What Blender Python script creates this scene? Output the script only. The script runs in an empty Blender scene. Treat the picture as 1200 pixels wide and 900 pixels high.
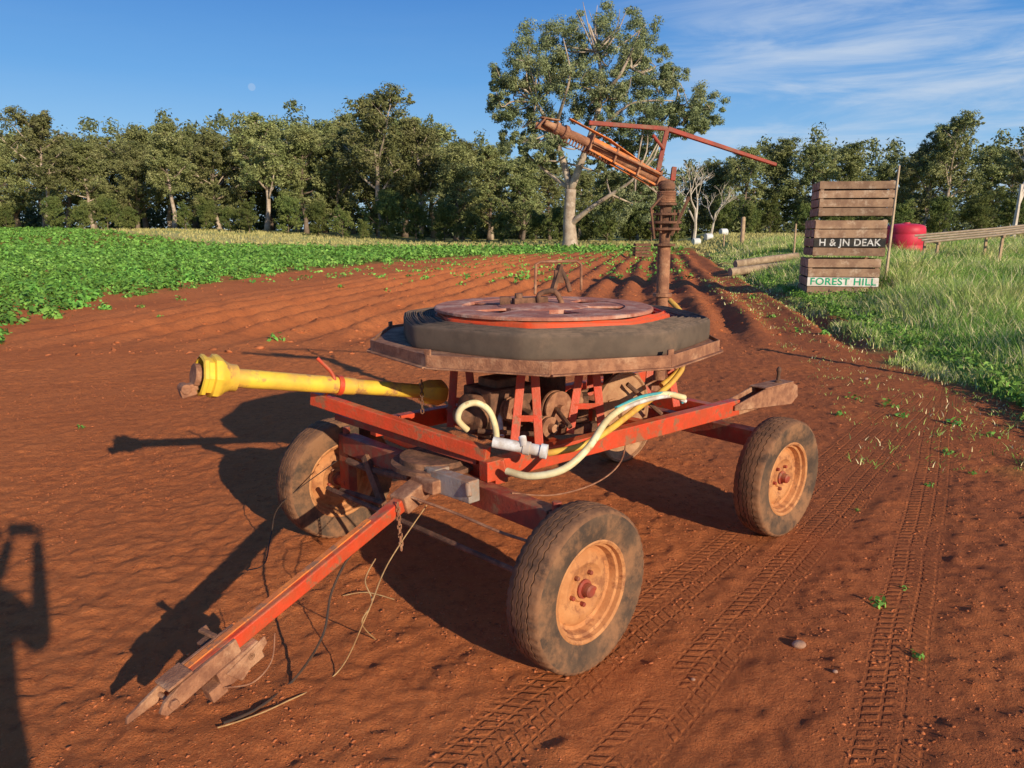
import bpy, math, random, bmesh
import numpy as np
from mathutils import Vector as V, Matrix
random.seed(7); RNG=np.random.default_rng(7)
scn=bpy.context.scene; COL=scn.collection
# ---------------------------------------------------------------- camera maths
F=873.0; CAMZ=1.65; P=math.radians(11.65); CP,SP=math.cos(P),math.sin(P)
def ray(px,py):
    x=(px-600)/F; y=(450-py)/F
    return V((x,CP+y*SP,-SP+y*CP))
def D(px,py,d): return V((0,0,CAMZ))+ray(px,py)*d
def W(px,py,z=0.0):
    r=ray(px,py); t=(z-CAMZ)/r.z; return V((0,0,CAMZ))+r*t
cd=bpy.data.cameras.new('camera'); cam=bpy.data.objects.new('camera',cd); COL.objects.link(cam)
cam.location=(0,0,CAMZ); cam.rotation_euler=(math.pi/2-P,0,0)
cd.sensor_width=36; cd.lens=F/1200*36; cd.clip_end=3000; cd.clip_start=0.05
scn.camera=cam
scn.view_settings.view_transform='Standard'; scn.view_settings.look='None'; scn.view_settings.exposure=0
# ---------------------------------------------------------------- sun and sky
EL=math.radians(18.5); SD=V((0.57,-0.82,0)).normalized()
sv=V((SD.x*math.cos(EL),SD.y*math.cos(EL),math.sin(EL)))
ld=bpy.data.lights.new('sun','SUN'); ld.energy=5.0; ld.angle=math.radians(0.5); ld.color=(1,0.88,0.70)
sun=bpy.data.objects.new('sun',ld); COL.objects.link(sun); sun.rotation_euler=sv.to_track_quat('Z','Y').to_euler(); sun.location=(5,-8,10)
w=bpy.data.worlds.new('World'); scn.world=w; w.use_nodes=True
nt=w.node_tree; N=nt.nodes; L=nt.links
for n in list(N): N.remove(n)
out=N.new('ShaderNodeOutputWorld'); bg=N.new('ShaderNodeBackground'); bg.inputs['Strength'].default_value=0.13
sky=N.new('ShaderNodeTexSky'); sky.sky_type='NISHITA'; sky.sun_disc=False; sky.sun_elevation=EL
sky.sun_rotation=math.atan2(SD.x,SD.y); sky.air_density=1.0; sky.dust_density=0.3; sky.ozone_density=2.5
tc=N.new('ShaderNodeTexCoord')
def mth(op,a,b=None,c=None,clamp=False,nodes=None,links=None):
    nodes=nodes or N; links=links or L
    m=nodes.new('ShaderNodeMath'); m.operation=op; m.use_clamp=clamp
    for i,x in enumerate((a,b,c)):
        if x is None: continue
        if isinstance(x,(int,float)): m.inputs[i].default_value=x
        else: links.new(x,m.inputs[i])
    return m.outputs[0]
def mrange(x,a,b,c=0,d=1,nodes=None,links=None,smooth=True):
    nodes=nodes or N; links=links or L
    m=nodes.new('ShaderNodeMapRange'); m.interpolation_type='SMOOTHSTEP' if smooth else 'LINEAR'
    links.new(x,m.inputs['Value'])
    for k,v in zip(('From Min','From Max','To Min','To Max'),(a,b,c,d)): m.inputs[k].default_value=v
    return m.outputs['Result']
sx=N.new('ShaderNodeSeparateXYZ'); L.new(tc.outputs['Generated'],sx.inputs[0])
gr=N.new('ShaderNodeValToRGB'); L.new(mrange(sx.outputs['Z'],0.0,0.55,0,1,smooth=False),gr.inputs[0])
def s2l(c): return tuple(((v/255)/12.92 if v/255<=0.04045 else ((v/255+0.055)/1.055)**2.4) for v in c)
el=gr.color_ramp.elements; el[0].position=0; el[1].position=1
K_=1/0.13
for pos,c in ((0.0,(178,210,236)),(0.15,(140,192,236)),(0.33,(92,160,226)),(0.55,(54,124,206)),(1.0,(30,90,176))):
    e=el[0] if pos==0 else (el[-1] if pos==1 else el.new(pos)); e.color=(*[v for v in s2l(c)],1)
gs_=N.new('ShaderNodeVectorMath'); gs_.operation='SCALE'; L.new(gr.outputs[0],gs_.inputs[0]); gs_.inputs['Scale'].default_value=K_
hs=N.new('ShaderNodeMix'); hs.data_type='RGBA'; hs.inputs['Factor'].default_value=0.85; L.new(sky.outputs[0],hs.inputs['A']); L.new(gs_.outputs[0],hs.inputs['B'])
mp=N.new('ShaderNodeMapping'); mp.inputs['Rotation'].default_value=(0,math.radians(10),0); mp.inputs['Scale'].default_value=(2.0,2.0,13)
L.new(tc.outputs['Generated'],mp.inputs['Vector'])
nz=N.new('ShaderNodeTexNoise'); nz.inputs['Scale'].default_value=2.3; nz.inputs['Detail'].default_value=7; nz.inputs['Roughness'].default_value=0.62; nz.inputs['Distortion'].default_value=0.5
L.new(mp.outputs[0],nz.inputs['Vector'])
cl=mrange(nz.outputs['Fac'],0.34,0.78)
mx_=mrange(sx.outputs['X'],0.0,0.42,0.02,0.8)
mz_=mrange(sx.outputs['Z'],0.36,0.18,0.45,1)
cf=mth('MULTIPLY',mth('MULTIPLY',cl,mx_),mz_,clamp=True)
mixc=N.new('ShaderNodeMix'); mixc.data_type='RGBA'; L.new(cf,mixc.inputs['Factor']); L.new(hs.outputs['Result'],mixc.inputs['A']); mixc.inputs['B'].default_value=(4.9,5.5,6.3,1)
md=ray(295,102).normalized()
dp=N.new('ShaderNodeVectorMath'); dp.operation='DOT_PRODUCT'; L.new(tc.outputs['Generated'],dp.inputs[0]); dp.inputs[1].default_value=md
mo=mrange(dp.outputs['Value'],math.cos(math.radians(0.27)),math.cos(math.radians(0.21)),0,0.2)
mixm=N.new('ShaderNodeMix'); mixm.data_type='RGBA'; L.new(mo,mixm.inputs['Factor']); L.new(mixc.outputs['Result'],mixm.inputs['A']); mixm.inputs['B'].default_value=(5.5,5.8,6.2,1)
L.new(mixm.outputs['Result'],bg.inputs['Color']); L.new(bg.outputs[0],out.inputs[0])
# ---------------------------------------------------------------- materials
MATS={}
def mat(name,c1,c2=None,c3=None,rough=0.8,scale=8,detail=4,bump=0.0,bscale=60,metal=0,spec=0.3,ramp=(0.35,0.62),c3s=3.0,c3r=(0.5,0.7),dust=None,dmax=0.6,isl=0):
    m=bpy.data.materials.new(name); m.use_nodes=True; nt=m.node_tree; n=nt.nodes; l=nt.links
    b=n['Principled BSDF']; b.inputs['Roughness'].default_value=rough; b.inputs['Metallic'].default_value=metal
    b.inputs['Specular IOR Level'].default_value=spec
    t=n.new('ShaderNodeTexCoord'); vec=t.outputs['Object']
    def noise(s,d=detail,r=0.62):
        z=n.new('ShaderNodeTexNoise'); z.inputs['Scale'].default_value=s; z.inputs['Detail'].default_value=d; z.inputs['Roughness'].default_value=r
        l.new(vec,z.inputs['Vector']); return z.outputs['Fac']
    def mix(f,a,bb):
        k=n.new('ShaderNodeMix'); k.data_type='RGBA'; l.new(f,k.inputs['Factor'])
        for x,i in ((a,'A'),(bb,'B')):
            if isinstance(x,tuple): k.inputs[i].default_value=(*x,1)
            else: l.new(x,k.inputs[i])
        return k.outputs['Result']
    cur=c1
    if c2: cur=mix(mrange(noise(scale),ramp[0],ramp[1],nodes=n,links=l),c1,c2)
    if c3: cur=mix(mrange(noise(c3s,6,0.7),c3r[0],c3r[1],nodes=n,links=l),cur,c3)
    if dust:
        g=n.new('ShaderNodeNewGeometry'); s=n.new('ShaderNodeSeparateXYZ'); l.new(g.outputs['Normal'],s.inputs[0])
        f=mth('MULTIPLY',mrange(s.outputs['Z'],0.0,0.95,0.08,dmax,nodes=n,links=l),mrange(noise(14),0.38,0.62,nodes=n,links=l),nodes=n,links=l)
        cur=mix(f,cur,dust)
    if isl:
        g=n.new('ShaderNodeNewGeometry'); h=n.new('ShaderNodeHueSaturation')
        l.new(mrange(g.outputs['Random Per Island'],0,1,1-isl,1+isl,nodes=n,links=l,smooth=False),h.inputs['Value'])
        if isinstance(cur,tuple): h.inputs['Color'].default_value=(*cur,1)
        else: l.new(cur,h.inputs['Color'])
        cur=h.outputs[0]
    if isinstance(cur,tuple): b.inputs['Base Color'].default_value=(*cur,1)
    else: l.new(cur,b.inputs['Base Color'])
    if bump:
        bp=n.new('ShaderNodeBump'); bp.inputs['Strength'].default_value=bump; bp.inputs['Distance'].default_value=0.01
        l.new(noise(bscale,4,0.65),bp.inputs['Height']); l.new(bp.outputs[0],b.inputs['Normal'])
    MATS[name]=m; return m
DUST=(0.44,0.19,0.08)
mat('red_paint',(0.66,0.06,0.018),(0.50,0.065,0.02),(0.30,0.12,0.055),rough=0.5,scale=12,bump=0.3,bscale=90,spec=0.4,dust=DUST,c3s=11,c3r=(0.53,0.64))
mat('orange_paint',(0.86,0.25,0.045),(0.64,0.18,0.045),(0.34,0.15,0.07),rough=0.6,scale=16,bump=0.3,bscale=90,c3s=14,c3r=(0.48,0.62))
mat('maroon_paint',(0.36,0.05,0.027),(0.24,0.05,0.03),(0.24,0.11,0.06),rough=0.6,scale=12,bump=0.25,dust=DUST,c3s=8,c3r=(0.50,0.64))
mat('rust',(0.40,0.18,0.09),(0.25,0.105,0.055),(0.52,0.28,0.15),rough=0.85,scale=20,bump=0.5,bscale=120,c3s=7)
mat('dark_rust',(0.22,0.10,0.055),(0.12,0.06,0.035),(0.34,0.16,0.08),rough=0.85,scale=20,bump=0.5,bscale=120,c3s=7)
mat('pale_rust',(0.50,0.28,0.14),(0.38,0.19,0.095),(0.26,0.12,0.06),rough=0.85,scale=10,bump=0.4,bscale=100,c3s=6)
mat('top_rust',(0.52,0.20,0.12),(0.38,0.13,0.08),(0.60,0.34,0.23),rough=0.9,scale=14,bump=0.4,bscale=100,c3s=8,c3r=(0.46,0.66))
mat('yellow_plastic',(0.88,0.57,0.05),(0.74,0.43,0.05),(0.46,0.22,0.07),rough=0.5,scale=8,bump=0.1,c3s=10,c3r=(0.53,0.64),spec=0.3,dust=(0.55,0.27,0.10),dmax=0.6)
mat('tyre_tread',(0.28,0.135,0.068),(0.19,0.095,0.052),(0.09,0.055,0.038),rough=0.95,scale=14,bump=0.4,bscale=90,c3s=9,c3r=(0.52,0.68),spec=0.05)
mat('tyre_side',(0.075,0.052,0.038),(0.13,0.08,0.05),(0.28,0.14,0.07),rough=0.95,scale=10,bump=0.25,c3s=6,c3r=(0.42,0.64),spec=0.05)
mat('rim_paint',(0.60,0.27,0.10),(0.48,0.195,0.068),(0.32,0.125,0.05),rough=0.8,scale=9,bump=0.3,bscale=70,c3s=16,c3r=(0.48,0.64))
mat('hose_black',(0.105,0.075,0.054),(0.14,0.10,0.070),(0.22,0.14,0.09),rough=0.8,scale=5,bump=0.10,bscale=60,c3s=4,c3r=(0.54,0.78),dust=(0.27,0.17,0.11),dmax=0.6,spec=0.08)
mat('hose_red',(0.80,0.085,0.02),(0.60,0.075,0.02),rough=0.6,scale=14,bump=0.2,dust=DUST,dmax=0.4)
mat('hose_cream',(0.86,0.74,0.42),(0.68,0.52,0.26),(0.5,0.3,0.14),rough=0.45,scale=9,bump=0.1,c3s=12,c3r=(0.58,0.7))
mat('hose_yellow',(0.78,0.46,0.07),(0.60,0.30,0.06),rough=0.5,scale=12,bump=0.1)
mat('hose_white',(0.80,0.78,0.72),(0.55,0.45,0.36),rough=0.45,scale=12,bump=0.1)
mat('hose_turquoise',(0.06,0.45,0.50),(0.1,0.35,0.36),rough=0.45,scale=12)
mat('grey_steel',(0.40,0.35,0.29),(0.30,0.23,0.17),(0.38,0.19,0.10),rough=0.65,scale=10,bump=0.3,c3s=8,c3r=(0.48,0.66),metal=0.1,dust=DUST)
mat('black_rope',(0.05,0.035,0.028),(0.09,0.05,0.03),rough=0.9,scale=30)
mat('twine',(0.52,0.33,0.14),(0.40,0.22,0.09),rough=0.9,scale=30)
mat('bin_wood',(0.36,0.215,0.125),(0.24,0.135,0.08),(0.50,0.35,0.23),rough=0.85,scale=4,bump=0.5,bscale=30,c3s=5,isl=0.30)
mat('bin_dark',(0.022,0.022,0.02),(0.05,0.04,0.03),rough=0.8,scale=5,bump=0.3,bscale=30)
mat('bin_inside',(0.07,0.045,0.03),(0.04,0.028,0.02),rough=0.9,scale=5)
mat('bin_cream',(0.86,0.80,0.70),(0.70,0.60,0.48),rough=0.8,scale=6,bump=0.2)
mat('letter_white',(0.8,0.77,0.7),(0.45,0.40,0.34),rough=0.8,scale=14)
mat('letter_green',(0.01,0.42,0.18),(0.03,0.32,0.15),rough=0.8,scale=10)
mat('crimson',(0.66,0.03,0.06),(0.54,0.03,0.05),rough=0.5,scale=3,bump=0.1)
mat('post_wood',(0.52,0.35,0.20),(0.38,0.25,0.14),rough=0.85,scale=6,bump=0.4,bscale=30)
mat('pole_pale',(0.62,0.46,0.29),(0.48,0.34,0.21),rough=0.85,scale=6,bump=0.3,bscale=30)
mat('log_wood',(0.46,0.33,0.20),(0.30,0.20,0.12),rough=0.9,scale=6,bump=0.5,bscale=20)
mat('bale_wrap',(0.72,0.72,0.68),(0.62,0.6,0.55),rough=0.5,scale=2,bump=0.2,bscale=5)
mat('stone',(0.50,0.31,0.20),(0.38,0.20,0.12),rough=0.9,scale=20,bump=0.5)
mat('clod',(0.52,0.165,0.06),(0.40,0.122,0.046),rough=0.95,scale=9,isl=0.22,spec=0.05)
mat('bark_pale',(0.50,0.39,0.28),(0.32,0.23,0.16),(0.64,0.52,0.40),rough=0.9,scale=1.2,bump=0.4,bscale=6,c3s=0.8)
mat('bark_dark',(0.24,0.17,0.12),(0.15,0.11,0.08),rough=0.95,scale=1.2,bump=0.4,bscale=6)
mat('dead_wood',(0.66,0.56,0.45),(0.50,0.41,0.32),rough=0.9,scale=1.2)
mat('skin',(0.5,0.28,0.2),rough=0.6); mat('jacket',(0.05,0.06,0.09),(0.07,0.08,0.1),rough=0.9)
mat('boot',(0.08,0.04,0.02),rough=0.8); mat('phone_body',(0.02,0.02,0.025),rough=0.3)
def leafmat(name,a,b,c,nscale=0.35,trans=0.0,isl=0.35,c3=None,orand=(0.8,1.25)):
    m=bpy.data.materials.new(name); m.use_nodes=True; nt=m.node_tree; n=nt.nodes; l=nt.links
    bs=n['Principled BSDF']; bs.inputs['Roughness'].default_value=0.7; bs.inputs['Specular IOR Level'].default_value=0.15
    t=n.new('ShaderNodeTexCoord'); z=n.new('ShaderNodeTexNoise'); z.inputs['Scale'].default_value=nscale; z.inputs['Detail'].default_value=2
    l.new(t.outputs['Object'],z.inputs['Vector'])
    cr=n.new('ShaderNodeValToRGB'); cr.color_ramp.elements[0].position=0.33; cr.color_ramp.elements[0].color=(*a,1)
    cr.color_ramp.elements[1].position=0.68; cr.color_ramp.elements[1].color=(*c,1); e=cr.color_ramp.elements.new(0.5); e.color=(*b,1)
    l.new(z.outputs['Fac'],cr.inputs[0])
    g=n.new('ShaderNodeNewGeometry'); col=cr.outputs[0]
    if c3:
        k=n.new('ShaderNodeMix'); k.data_type='RGBA'; l.new(mrange(g.outputs['Random Per Island'],c3[1],c3[1]+0.12,nodes=n,links=l),k.inputs['Factor']); l.new(col,k.inputs['A']); k.inputs['B'].default_value=(*c3[0],1); col=k.outputs['Result']
    h=n.new('ShaderNodeHueSaturation'); oi=n.new('ShaderNodeObjectInfo')
    v=mth('MULTIPLY',mrange(g.outputs['Random Per Island'],0,1,1-isl,1+isl,nodes=n,links=l,smooth=False),mrange(oi.outputs['Random'],0,1,orand[0],orand[1],nodes=n,links=l,smooth=False),nodes=n,links=l)
    l.new(v,h.inputs['Value']); l.new(mrange(oi.outputs['Random'],0,1,0.49,0.512,nodes=n,links=l,smooth=False),h.inputs['Hue']); l.new(col,h.inputs['Color']); l.new(h.outputs[0],bs.inputs['Base Color'])
    if trans:
        tr=n.new('ShaderNodeBsdfTranslucent'); l.new(h.outputs[0],tr.inputs[0]); mxs=n.new('ShaderNodeMixShader'); mxs.inputs[0].default_value=trans
        l.new(bs.outputs[0],mxs.inputs[1]); l.new(tr.outputs[0],mxs.inputs[2]); l.new(mxs.outputs[0],n['Material Output'].inputs[0])
    MATS[name]=m
leafmat('gum_leaf',(0.15,0.17,0.060),(0.22,0.23,0.082),(0.31,0.30,0.12),orand=(0.7,1.3))
leafmat('lone_gum_leaf',(0.13,0.155,0.068),(0.19,0.21,0.090),(0.27,0.27,0.125))
leafmat('wood_leaf',(0.09,0.105,0.045),(0.13,0.145,0.058),(0.19,0.195,0.08),nscale=0.12)
leafmat('bush_leaf',(0.10,0.135,0.036),(0.16,0.185,0.05),(0.23,0.235,0.07),orand=(0.7,1.25))
leafmat('potato_leaf',(0.13,0.30,0.05),(0.20,0.40,0.065),(0.30,0.49,0.10),nscale=1.5,trans=0.2,isl=0.45)
leafmat('grass_blade',(0.19,0.34,0.055),(0.30,0.42,0.085),(0.48,0.47,0.16),nscale=0.35,trans=0.2,c3=((0.70,0.56,0.30),0.74))
leafmat('dry_grass',(0.48,0.44,0.15),(0.56,0.50,0.19),(0.36,0.38,0.12),nscale=0.1)
# ---------------------------------------------------------------- numpy noise
_lat={}
def vn(x,y,s,seed=0):
    if seed not in _lat: _lat[seed]=np.random.default_rng(1000+seed).random((256,256))
    g=_lat[seed]; X=np.asarray(x)*s+37.3*seed; Y=np.asarray(y)*s+11.7*seed
    xi=np.floor(X).astype(int); yi=np.floor(Y).astype(int); fx=X-xi; fy=Y-yi; fx=fx*fx*(3-2*fx); fy=fy*fy*(3-2*fy)
    a=g[xi%256,yi%256]; b=g[(xi+1)%256,yi%256]; c=g[xi%256,(yi+1)%256]; d=g[(xi+1)%256,(yi+1)%256]
    return (a*(1-fx)+b*fx)*(1-fy)+(c*(1-fx)+d*fx)*fy-0.5
def sst(a,b,x): t=np.clip((x-a)/(b-a),0,1); return t*t*(3-2*t)
EY=np.array([-5,5.9,9,14.7,24.7,37.3,49.8,70,200]); EX=np.array([1.7,4.4,5.3,6.2,8.0,10.5,12.9,17,45])
def edge(y): return np.interp(y,EY,EX)
CY=np.array([-5,9.6,10.4,11.4,13,15,19.7,29.7,39.2,49.8,57.5,64,400]); CX=np.array([-20,-13,-9.5,-7.0,-7.6,-8.7,-9.4,-9.1,-6.7,-2.25,7.8,16,16])
def cedge(y): return np.interp(y,CY,CX)
def cback(x): return 73+np.clip(-28-np.asarray(x),0,36)*0.93
def hill(x,y): return 1.7*sst(-6,-48,x)*sst(58,104,y)
def gbase(x,y):
    x=np.asarray(x,float); y=np.asarray(y,float)
    b=sst(0,3.5,x-edge(y))*np.clip(0.0125*y,0,1.1)
    return b+hill(x,y)
TR=((-0.11,2.12,0.14,2.81,3.55),(0.44,2.2,0.12,2.7,3.6),(1.25,2.2,0.12,2.3,3.8))
def gfull(x,y):
    x=np.asarray(x,float); y=np.asarray(y,float)
    z=gbase(x,y)
    soil=1-sst(-0.3,0.4,x-edge(y))
    near=1-sst(25,60,y)
    z=z+0.04*vn(x,y,0.5,1)*near+0.008*vn(x,y,1.7,2)*near
    tk_=0
    for (x0,y0,wd,dx,dy) in TR:
        ln=math.hypot(dx,dy); ac=(x-x0)*dy/ln-(y-y0)*dx/ln; al=(x-x0)*dx/ln+(y-y0)*dy/ln
        tk_=np.maximum(tk_,(1-sst(wd*0.8,wd*1.5,np.abs(ac)))*sst(-1.5,-0.5,al)*(1-sst(6,7.5,al)))
    z=z-0.006*tk_
    z=z+soil*near*(1-0.75*tk_)*(0.008*vn(x,y,4.3,3)+0.009*vn(x,y,11,4)+0.011*vn(x,y,21,5)+0.009*vn(x,y,37,14)+0.035*np.maximum(vn(x,y,13,6)-0.18,0))
    q=x-0.195*y+0.25*vn(x,y,0.15,8)
    fm=sst(9.5,14,y)*soil*(1-sst(75,90,y))*sst(-12,-8,q)*(1-sst(1.4,2.6,q))
    ph=q/0.86*2*np.pi
    z=z+fm*(0.10*np.cos(ph)*(0.8+0.6*vn(x,y,0.5,9))+0.06*vn(x,y,3.0,10)+0.035*vn(x,y,7,12))
    for c,wd,dp in ((3.05,0.20,0.12),(4.2,0.18,0.08)):
        rut=np.exp(-((q-c)/wd)**2); sh=np.exp(-((np.abs(q-c)-0.38)/0.16)**2)
        z=z+sst(9,13,y)*soil*(-dp*rut+0.055*sh)
    return z
def G(px,py):
    r=ray(px,py); t=1.0
    while t<600:
        p=V((0,0,CAMZ))+r*t
        if p.z<float(gbase(p.x,p.y)): break
        t*=1.01
    p.z=float(gfull(p.x,p.y)); return p
# ---------------------------------------------------------------- mesh builder
def origin(o):
    v=V((0,0,0))
    while o is not None: v+=V(o.location); o=o.parent
    return v
class MB:
    def __init__(s): s.v=[]; s.f=[]
    def add(s,vs,fs):
        k=len(s.v); s.v+= [tuple(v) for v in vs]; s.f+=[tuple(i+k for i in f) for f in fs]
    def box(s,c,x,y,z):
        c=V(c);x=V(x);y=V(y);z=V(z)
        vs=[c+a*x+b*y+d*z for a in(-1,1) for b in(-1,1) for d in(-1,1)]
        s.add(vs,[(0,1,3,2),(4,6,7,5),(0,4,5,1),(2,3,7,6),(0,2,6,4),(1,5,7,3)])
    def beam(s,p,q,wd,h,up=(0,0,1),w2=None,h2=None):
        p=V(p);q=V(q);d=(q-p).normalized();sd=d.cross(V(up)).normalized();u=sd.cross(d).normalized()
        w2=wd if w2 is None else w2; h2=h if h2 is None else h2
        vs=[]
        for c,a,b in((p,wd,h),(q,w2,h2)):
            vs+=[c-sd*a/2-u*b/2,c+sd*a/2-u*b/2,c+sd*a/2+u*b/2,c-sd*a/2+u*b/2]
        s.add(vs,[(0,3,2,1),(4,5,6,7),(0,1,5,4),(1,2,6,5),(2,3,7,6),(3,0,4,7)])
    def prism(s,pts,nv):
        pts=[V(p) for p in pts]; nv=V(nv); k=len(pts)
        s.add([p-nv for p in pts]+[p+nv for p in pts],[tuple(range(k-1,-1,-1)),tuple(range(k,2*k))]+[(i,(i+1)%k,(i+1)%k+k,i+k) for i in range(k)])
    def tube(s,pts,r,n=8,smooth=0,cap=True):
        pts=[V(p) for p in pts]
        if smooth:
            out=[]
            for i in range(len(pts)-1):
                p0=pts[max(i-1,0)];p1=pts[i];p2=pts[i+1];p3=pts[min(i+2,len(pts)-1)]
                for k in range(smooth):
                    t=k/smooth; out.append(0.5*((2*p1)+(-p0+p2)*t+(2*p0-5*p1+4*p2-p3)*t*t+(-p0+3*p1-3*p2+p3)*t**3))
            out.append(pts[-1])
            if not isinstance(r,(int,float)):
                m=len(pts)-1; rr=[]
                for i in range(len(out)): u=i/smooth; a=min(int(u),m-1); rr.append(r[a]*(1-(u-a))+r[a+1]*(u-a))
                r=rr
            pts=out
        if isinstance(r,(int,float)): r=[r]*len(pts)
        d=(pts[1]-pts[0]).normalized(); u=d.cross(V((0,0,1)))
        if u.length<1e-3: u=d.cross(V((1,0,0)))
        u.normalize(); vs=[];m=len(pts)
        for i,p in enumerate(pts):
            dd=(pts[min(i+1,m-1)]-pts[max(i-1,0)])
            if dd.length<1e-9: dd=d
            dd.normalize(); u=(u-dd*u.dot(dd)).normalized(); v=dd.cross(u)
            for k in range(n):
                a=2*math.pi*k/n; vs.append(p+(u*math.cos(a)+v*math.sin(a))*r[i])
        fs=[(i*n+k,i*n+(k+1)%n,(i+1)*n+(k+1)%n,(i+1)*n+k) for i in range(m-1) for k in range(n)]
        if cap: fs+=[tuple(range(n-1,-1,-1)),tuple((m-1)*n+k for k in range(n))]
        s.add(vs,fs)
    def lathe(s,prof,c,ax=(0,0,1),n=32,cap=True,tw=None):
        c=V(c);ax=V(ax).normalized();u=ax.cross(V((0,0,1)))
        if u.length<1e-3:u=V((1,0,0))
        u.normalize();v=ax.cross(u);vs=[]
        for i,(a,r) in enumerate(prof):
            for k in range(n):
                t=2*math.pi*k/n; aa,rr=(a,r) if tw is None else tw(i,k,a,r)
                vs.append(c+ax*aa+(u*math.cos(t)+v*math.sin(t))*rr)
        m=len(prof); fs=[(i*n+k,i*n+(k+1)%n,(i+1)*n+(k+1)%n,(i+1)*n+k) for i in range(m-1) for k in range(n)]
        if cap: fs+=[tuple(range(n-1,-1,-1)),tuple((m-1)*n+k for k in range(n))]
        s.add(vs,fs)
    def build(s,name,m,parent=None,smooth=False,bevel=0,auto=True):
        o_=origin(parent) if parent is not None else V((0,0,0))
        me=bpy.data.meshes.new(name); me.from_pydata([(a-o_.x,b-o_.y,c-o_.z) for a,b,c in s.v],[],s.f); me.update()
        me.materials.append(MATS[m] if isinstance(m,str) else m)
        ob=bpy.data.objects.new(name,me); COL.objects.link(ob)
        if parent is not None: ob.parent=parent
        if smooth:
            for p in me.polygons: p.use_smooth=True
            try: me.set_sharp_from_angle(angle=math.radians(38))
            except Exception: pass
        if bevel:
            b=ob.modifiers.new('bevel','BEVEL'); b.width=bevel; b.segments=2; b.limit_method='ANGLE'
        return ob
def npmesh(name,verts,faces,m,smooth=False,k=4):
    me=bpy.data.meshes.new(name); nv=len(verts); nf=len(faces)
    me.vertices.add(nv); me.vertices.foreach_set('co',np.asarray(verts,np.float32).ravel())
    me.loops.add(nf*k); me.loops.foreach_set('vertex_index',np.asarray(faces,np.int32).ravel())
    me.polygons.add(nf); me.polygons.foreach_set('loop_start',np.arange(0,nf*k,k,dtype=np.int32))
    try: me.polygons.foreach_set('loop_total',np.full(nf,k,np.int32))
    except Exception: pass
    me.update(calc_edges=True); me.validate()
    if smooth: me.polygons.foreach_set('use_smooth',np.ones(nf,bool))
    if m: me.materials.append(MATS[m])
    return me
def tag(o,label=None,cat=None,group=None,kind=None):
    if label:o['label']=label
    if cat:o['category']=cat
    if group:o['group']=group
    if kind:o['kind']=kind
    return o
def thing(name,loc,label,cat,group=None):
    o=bpy.data.objects.new(name,None); COL.objects.link(o); o.location=loc; o.empty_display_size=0.2
    return tag(o,label,cat,group)
# ---------------------------------------------------------------- ground
def grow(a,step,fac,end,mx=1e9):
    r=[];s=step
    while a<end: a+=s; r.append(a); s=min(s*fac,mx)
    return r
xs=list(np.arange(-10,-3.2,0.04))+list(np.arange(-3.2,3.6,0.018))+list(np.arange(3.6,12.01,0.04)); right=grow(12,0.06,1.09,900); left=[-10-(v-12) for v in right][::-1]; xs=np.array(left+xs+right)
ys=list(np.arange(-6,0.9,0.25)); ys+=list(np.arange(0.9,5.5,0.018)); ys+=list(np.arange(5.5,9,0.03)); ys+=grow(9,0.03,1.018,1200); ys=np.array(ys)
X,Y=np.meshgrid(xs,ys); Z=gfull(X,Y); nx,ny=len(xs),len(ys)
vs=np.stack([X.ravel(),Y.ravel(),Z.ravel()],1)
ii=(np.arange(ny-1)[:,None]*nx+np.arange(nx-1)[None,:]).ravel()
fs=np.stack([ii,ii+1,ii+nx+1,ii+nx],1)
me=npmesh('ground',vs,fs,None,True)
cb=cback(X)+2*vn(X,Y,0.1,21)
crop=sst(0.25,-0.25,X-cedge(Y)+0.8*vn(X,Y,1.2,20))*(1-sst(-1.5,1.5,Y-cb))*sst(14,40,Y)
verge=sst(-0.4,0.5,X-edge(Y)+1.0*vn(X,Y,0.9,22)+0.6*vn(X,Y,3,23))
dry=sst(-1.5,1.5,Y-cb)
verge=verge*(1-dry*0.75); crop=crop*(1-np.clip(dry,0,1))
col=np.stack([crop.ravel(),verge.ravel(),dry.ravel(),np.ones(crop.size)],1).astype(np.float32)
at=me.color_attributes.new('zone','FLOAT_COLOR','POINT'); at.data.foreach_set('color',col.ravel())
ground=bpy.data.objects.new('ground',me); COL.objects.link(ground); tag(ground,kind='structure')
gm=bpy.data.materials.new('red_soil'); gm.use_nodes=True; n=gm.node_tree.nodes; l=gm.node_tree.links; b=n['Principled BSDF']; b.inputs['Roughness'].default_value=0.95; b.inputs['Specular IOR Level'].default_value=0.05
tcn=n.new('ShaderNodeTexCoord'); vec=tcn.outputs['Object']
def gno(s,d=4,r=0.6,v=None):
    z=n.new('ShaderNodeTexNoise'); z.inputs['Scale'].default_value=s; z.inputs['Detail'].default_value=d; z.inputs['Roughness'].default_value=r; l.new(v or vec,z.inputs['Vector']); return z.outputs['Fac']
def gmix(f,a,bb):
    k=n.new('ShaderNodeMix'); k.data_type='RGBA'; l.new(f,k.inputs['Factor'])
    for x,i in ((a,'A'),(bb,'B')):
        if isinstance(x,tuple): k.inputs[i].default_value=(*x,1)
        else: l.new(x,k.inputs[i])
    return k.outputs['Result']
R=lambda x,a,b_,c=0,d=1: mrange(x,a,b_,c,d,nodes=n,links=l)
c=gmix(R(gno(0.5,3),0.35,0.65),(0.74,0.225,0.070),(0.62,0.180,0.057))
c=gmix(R(gno(14,6,0.78),0.44,0.70),c,(0.48,0.136,0.047))
c=gmix(R(gno(70,3,0.7),0.56,0.72),c,(0.80,0.29,0.105))
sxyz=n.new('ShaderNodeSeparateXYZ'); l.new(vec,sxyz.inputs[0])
dk=mth('MULTIPLY',R(sxyz.outputs['X'],0.0,2.0,0,0.7),R(gno(1.3,4),0.3,0.6,0.4,1),nodes=n,links=l)
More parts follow.
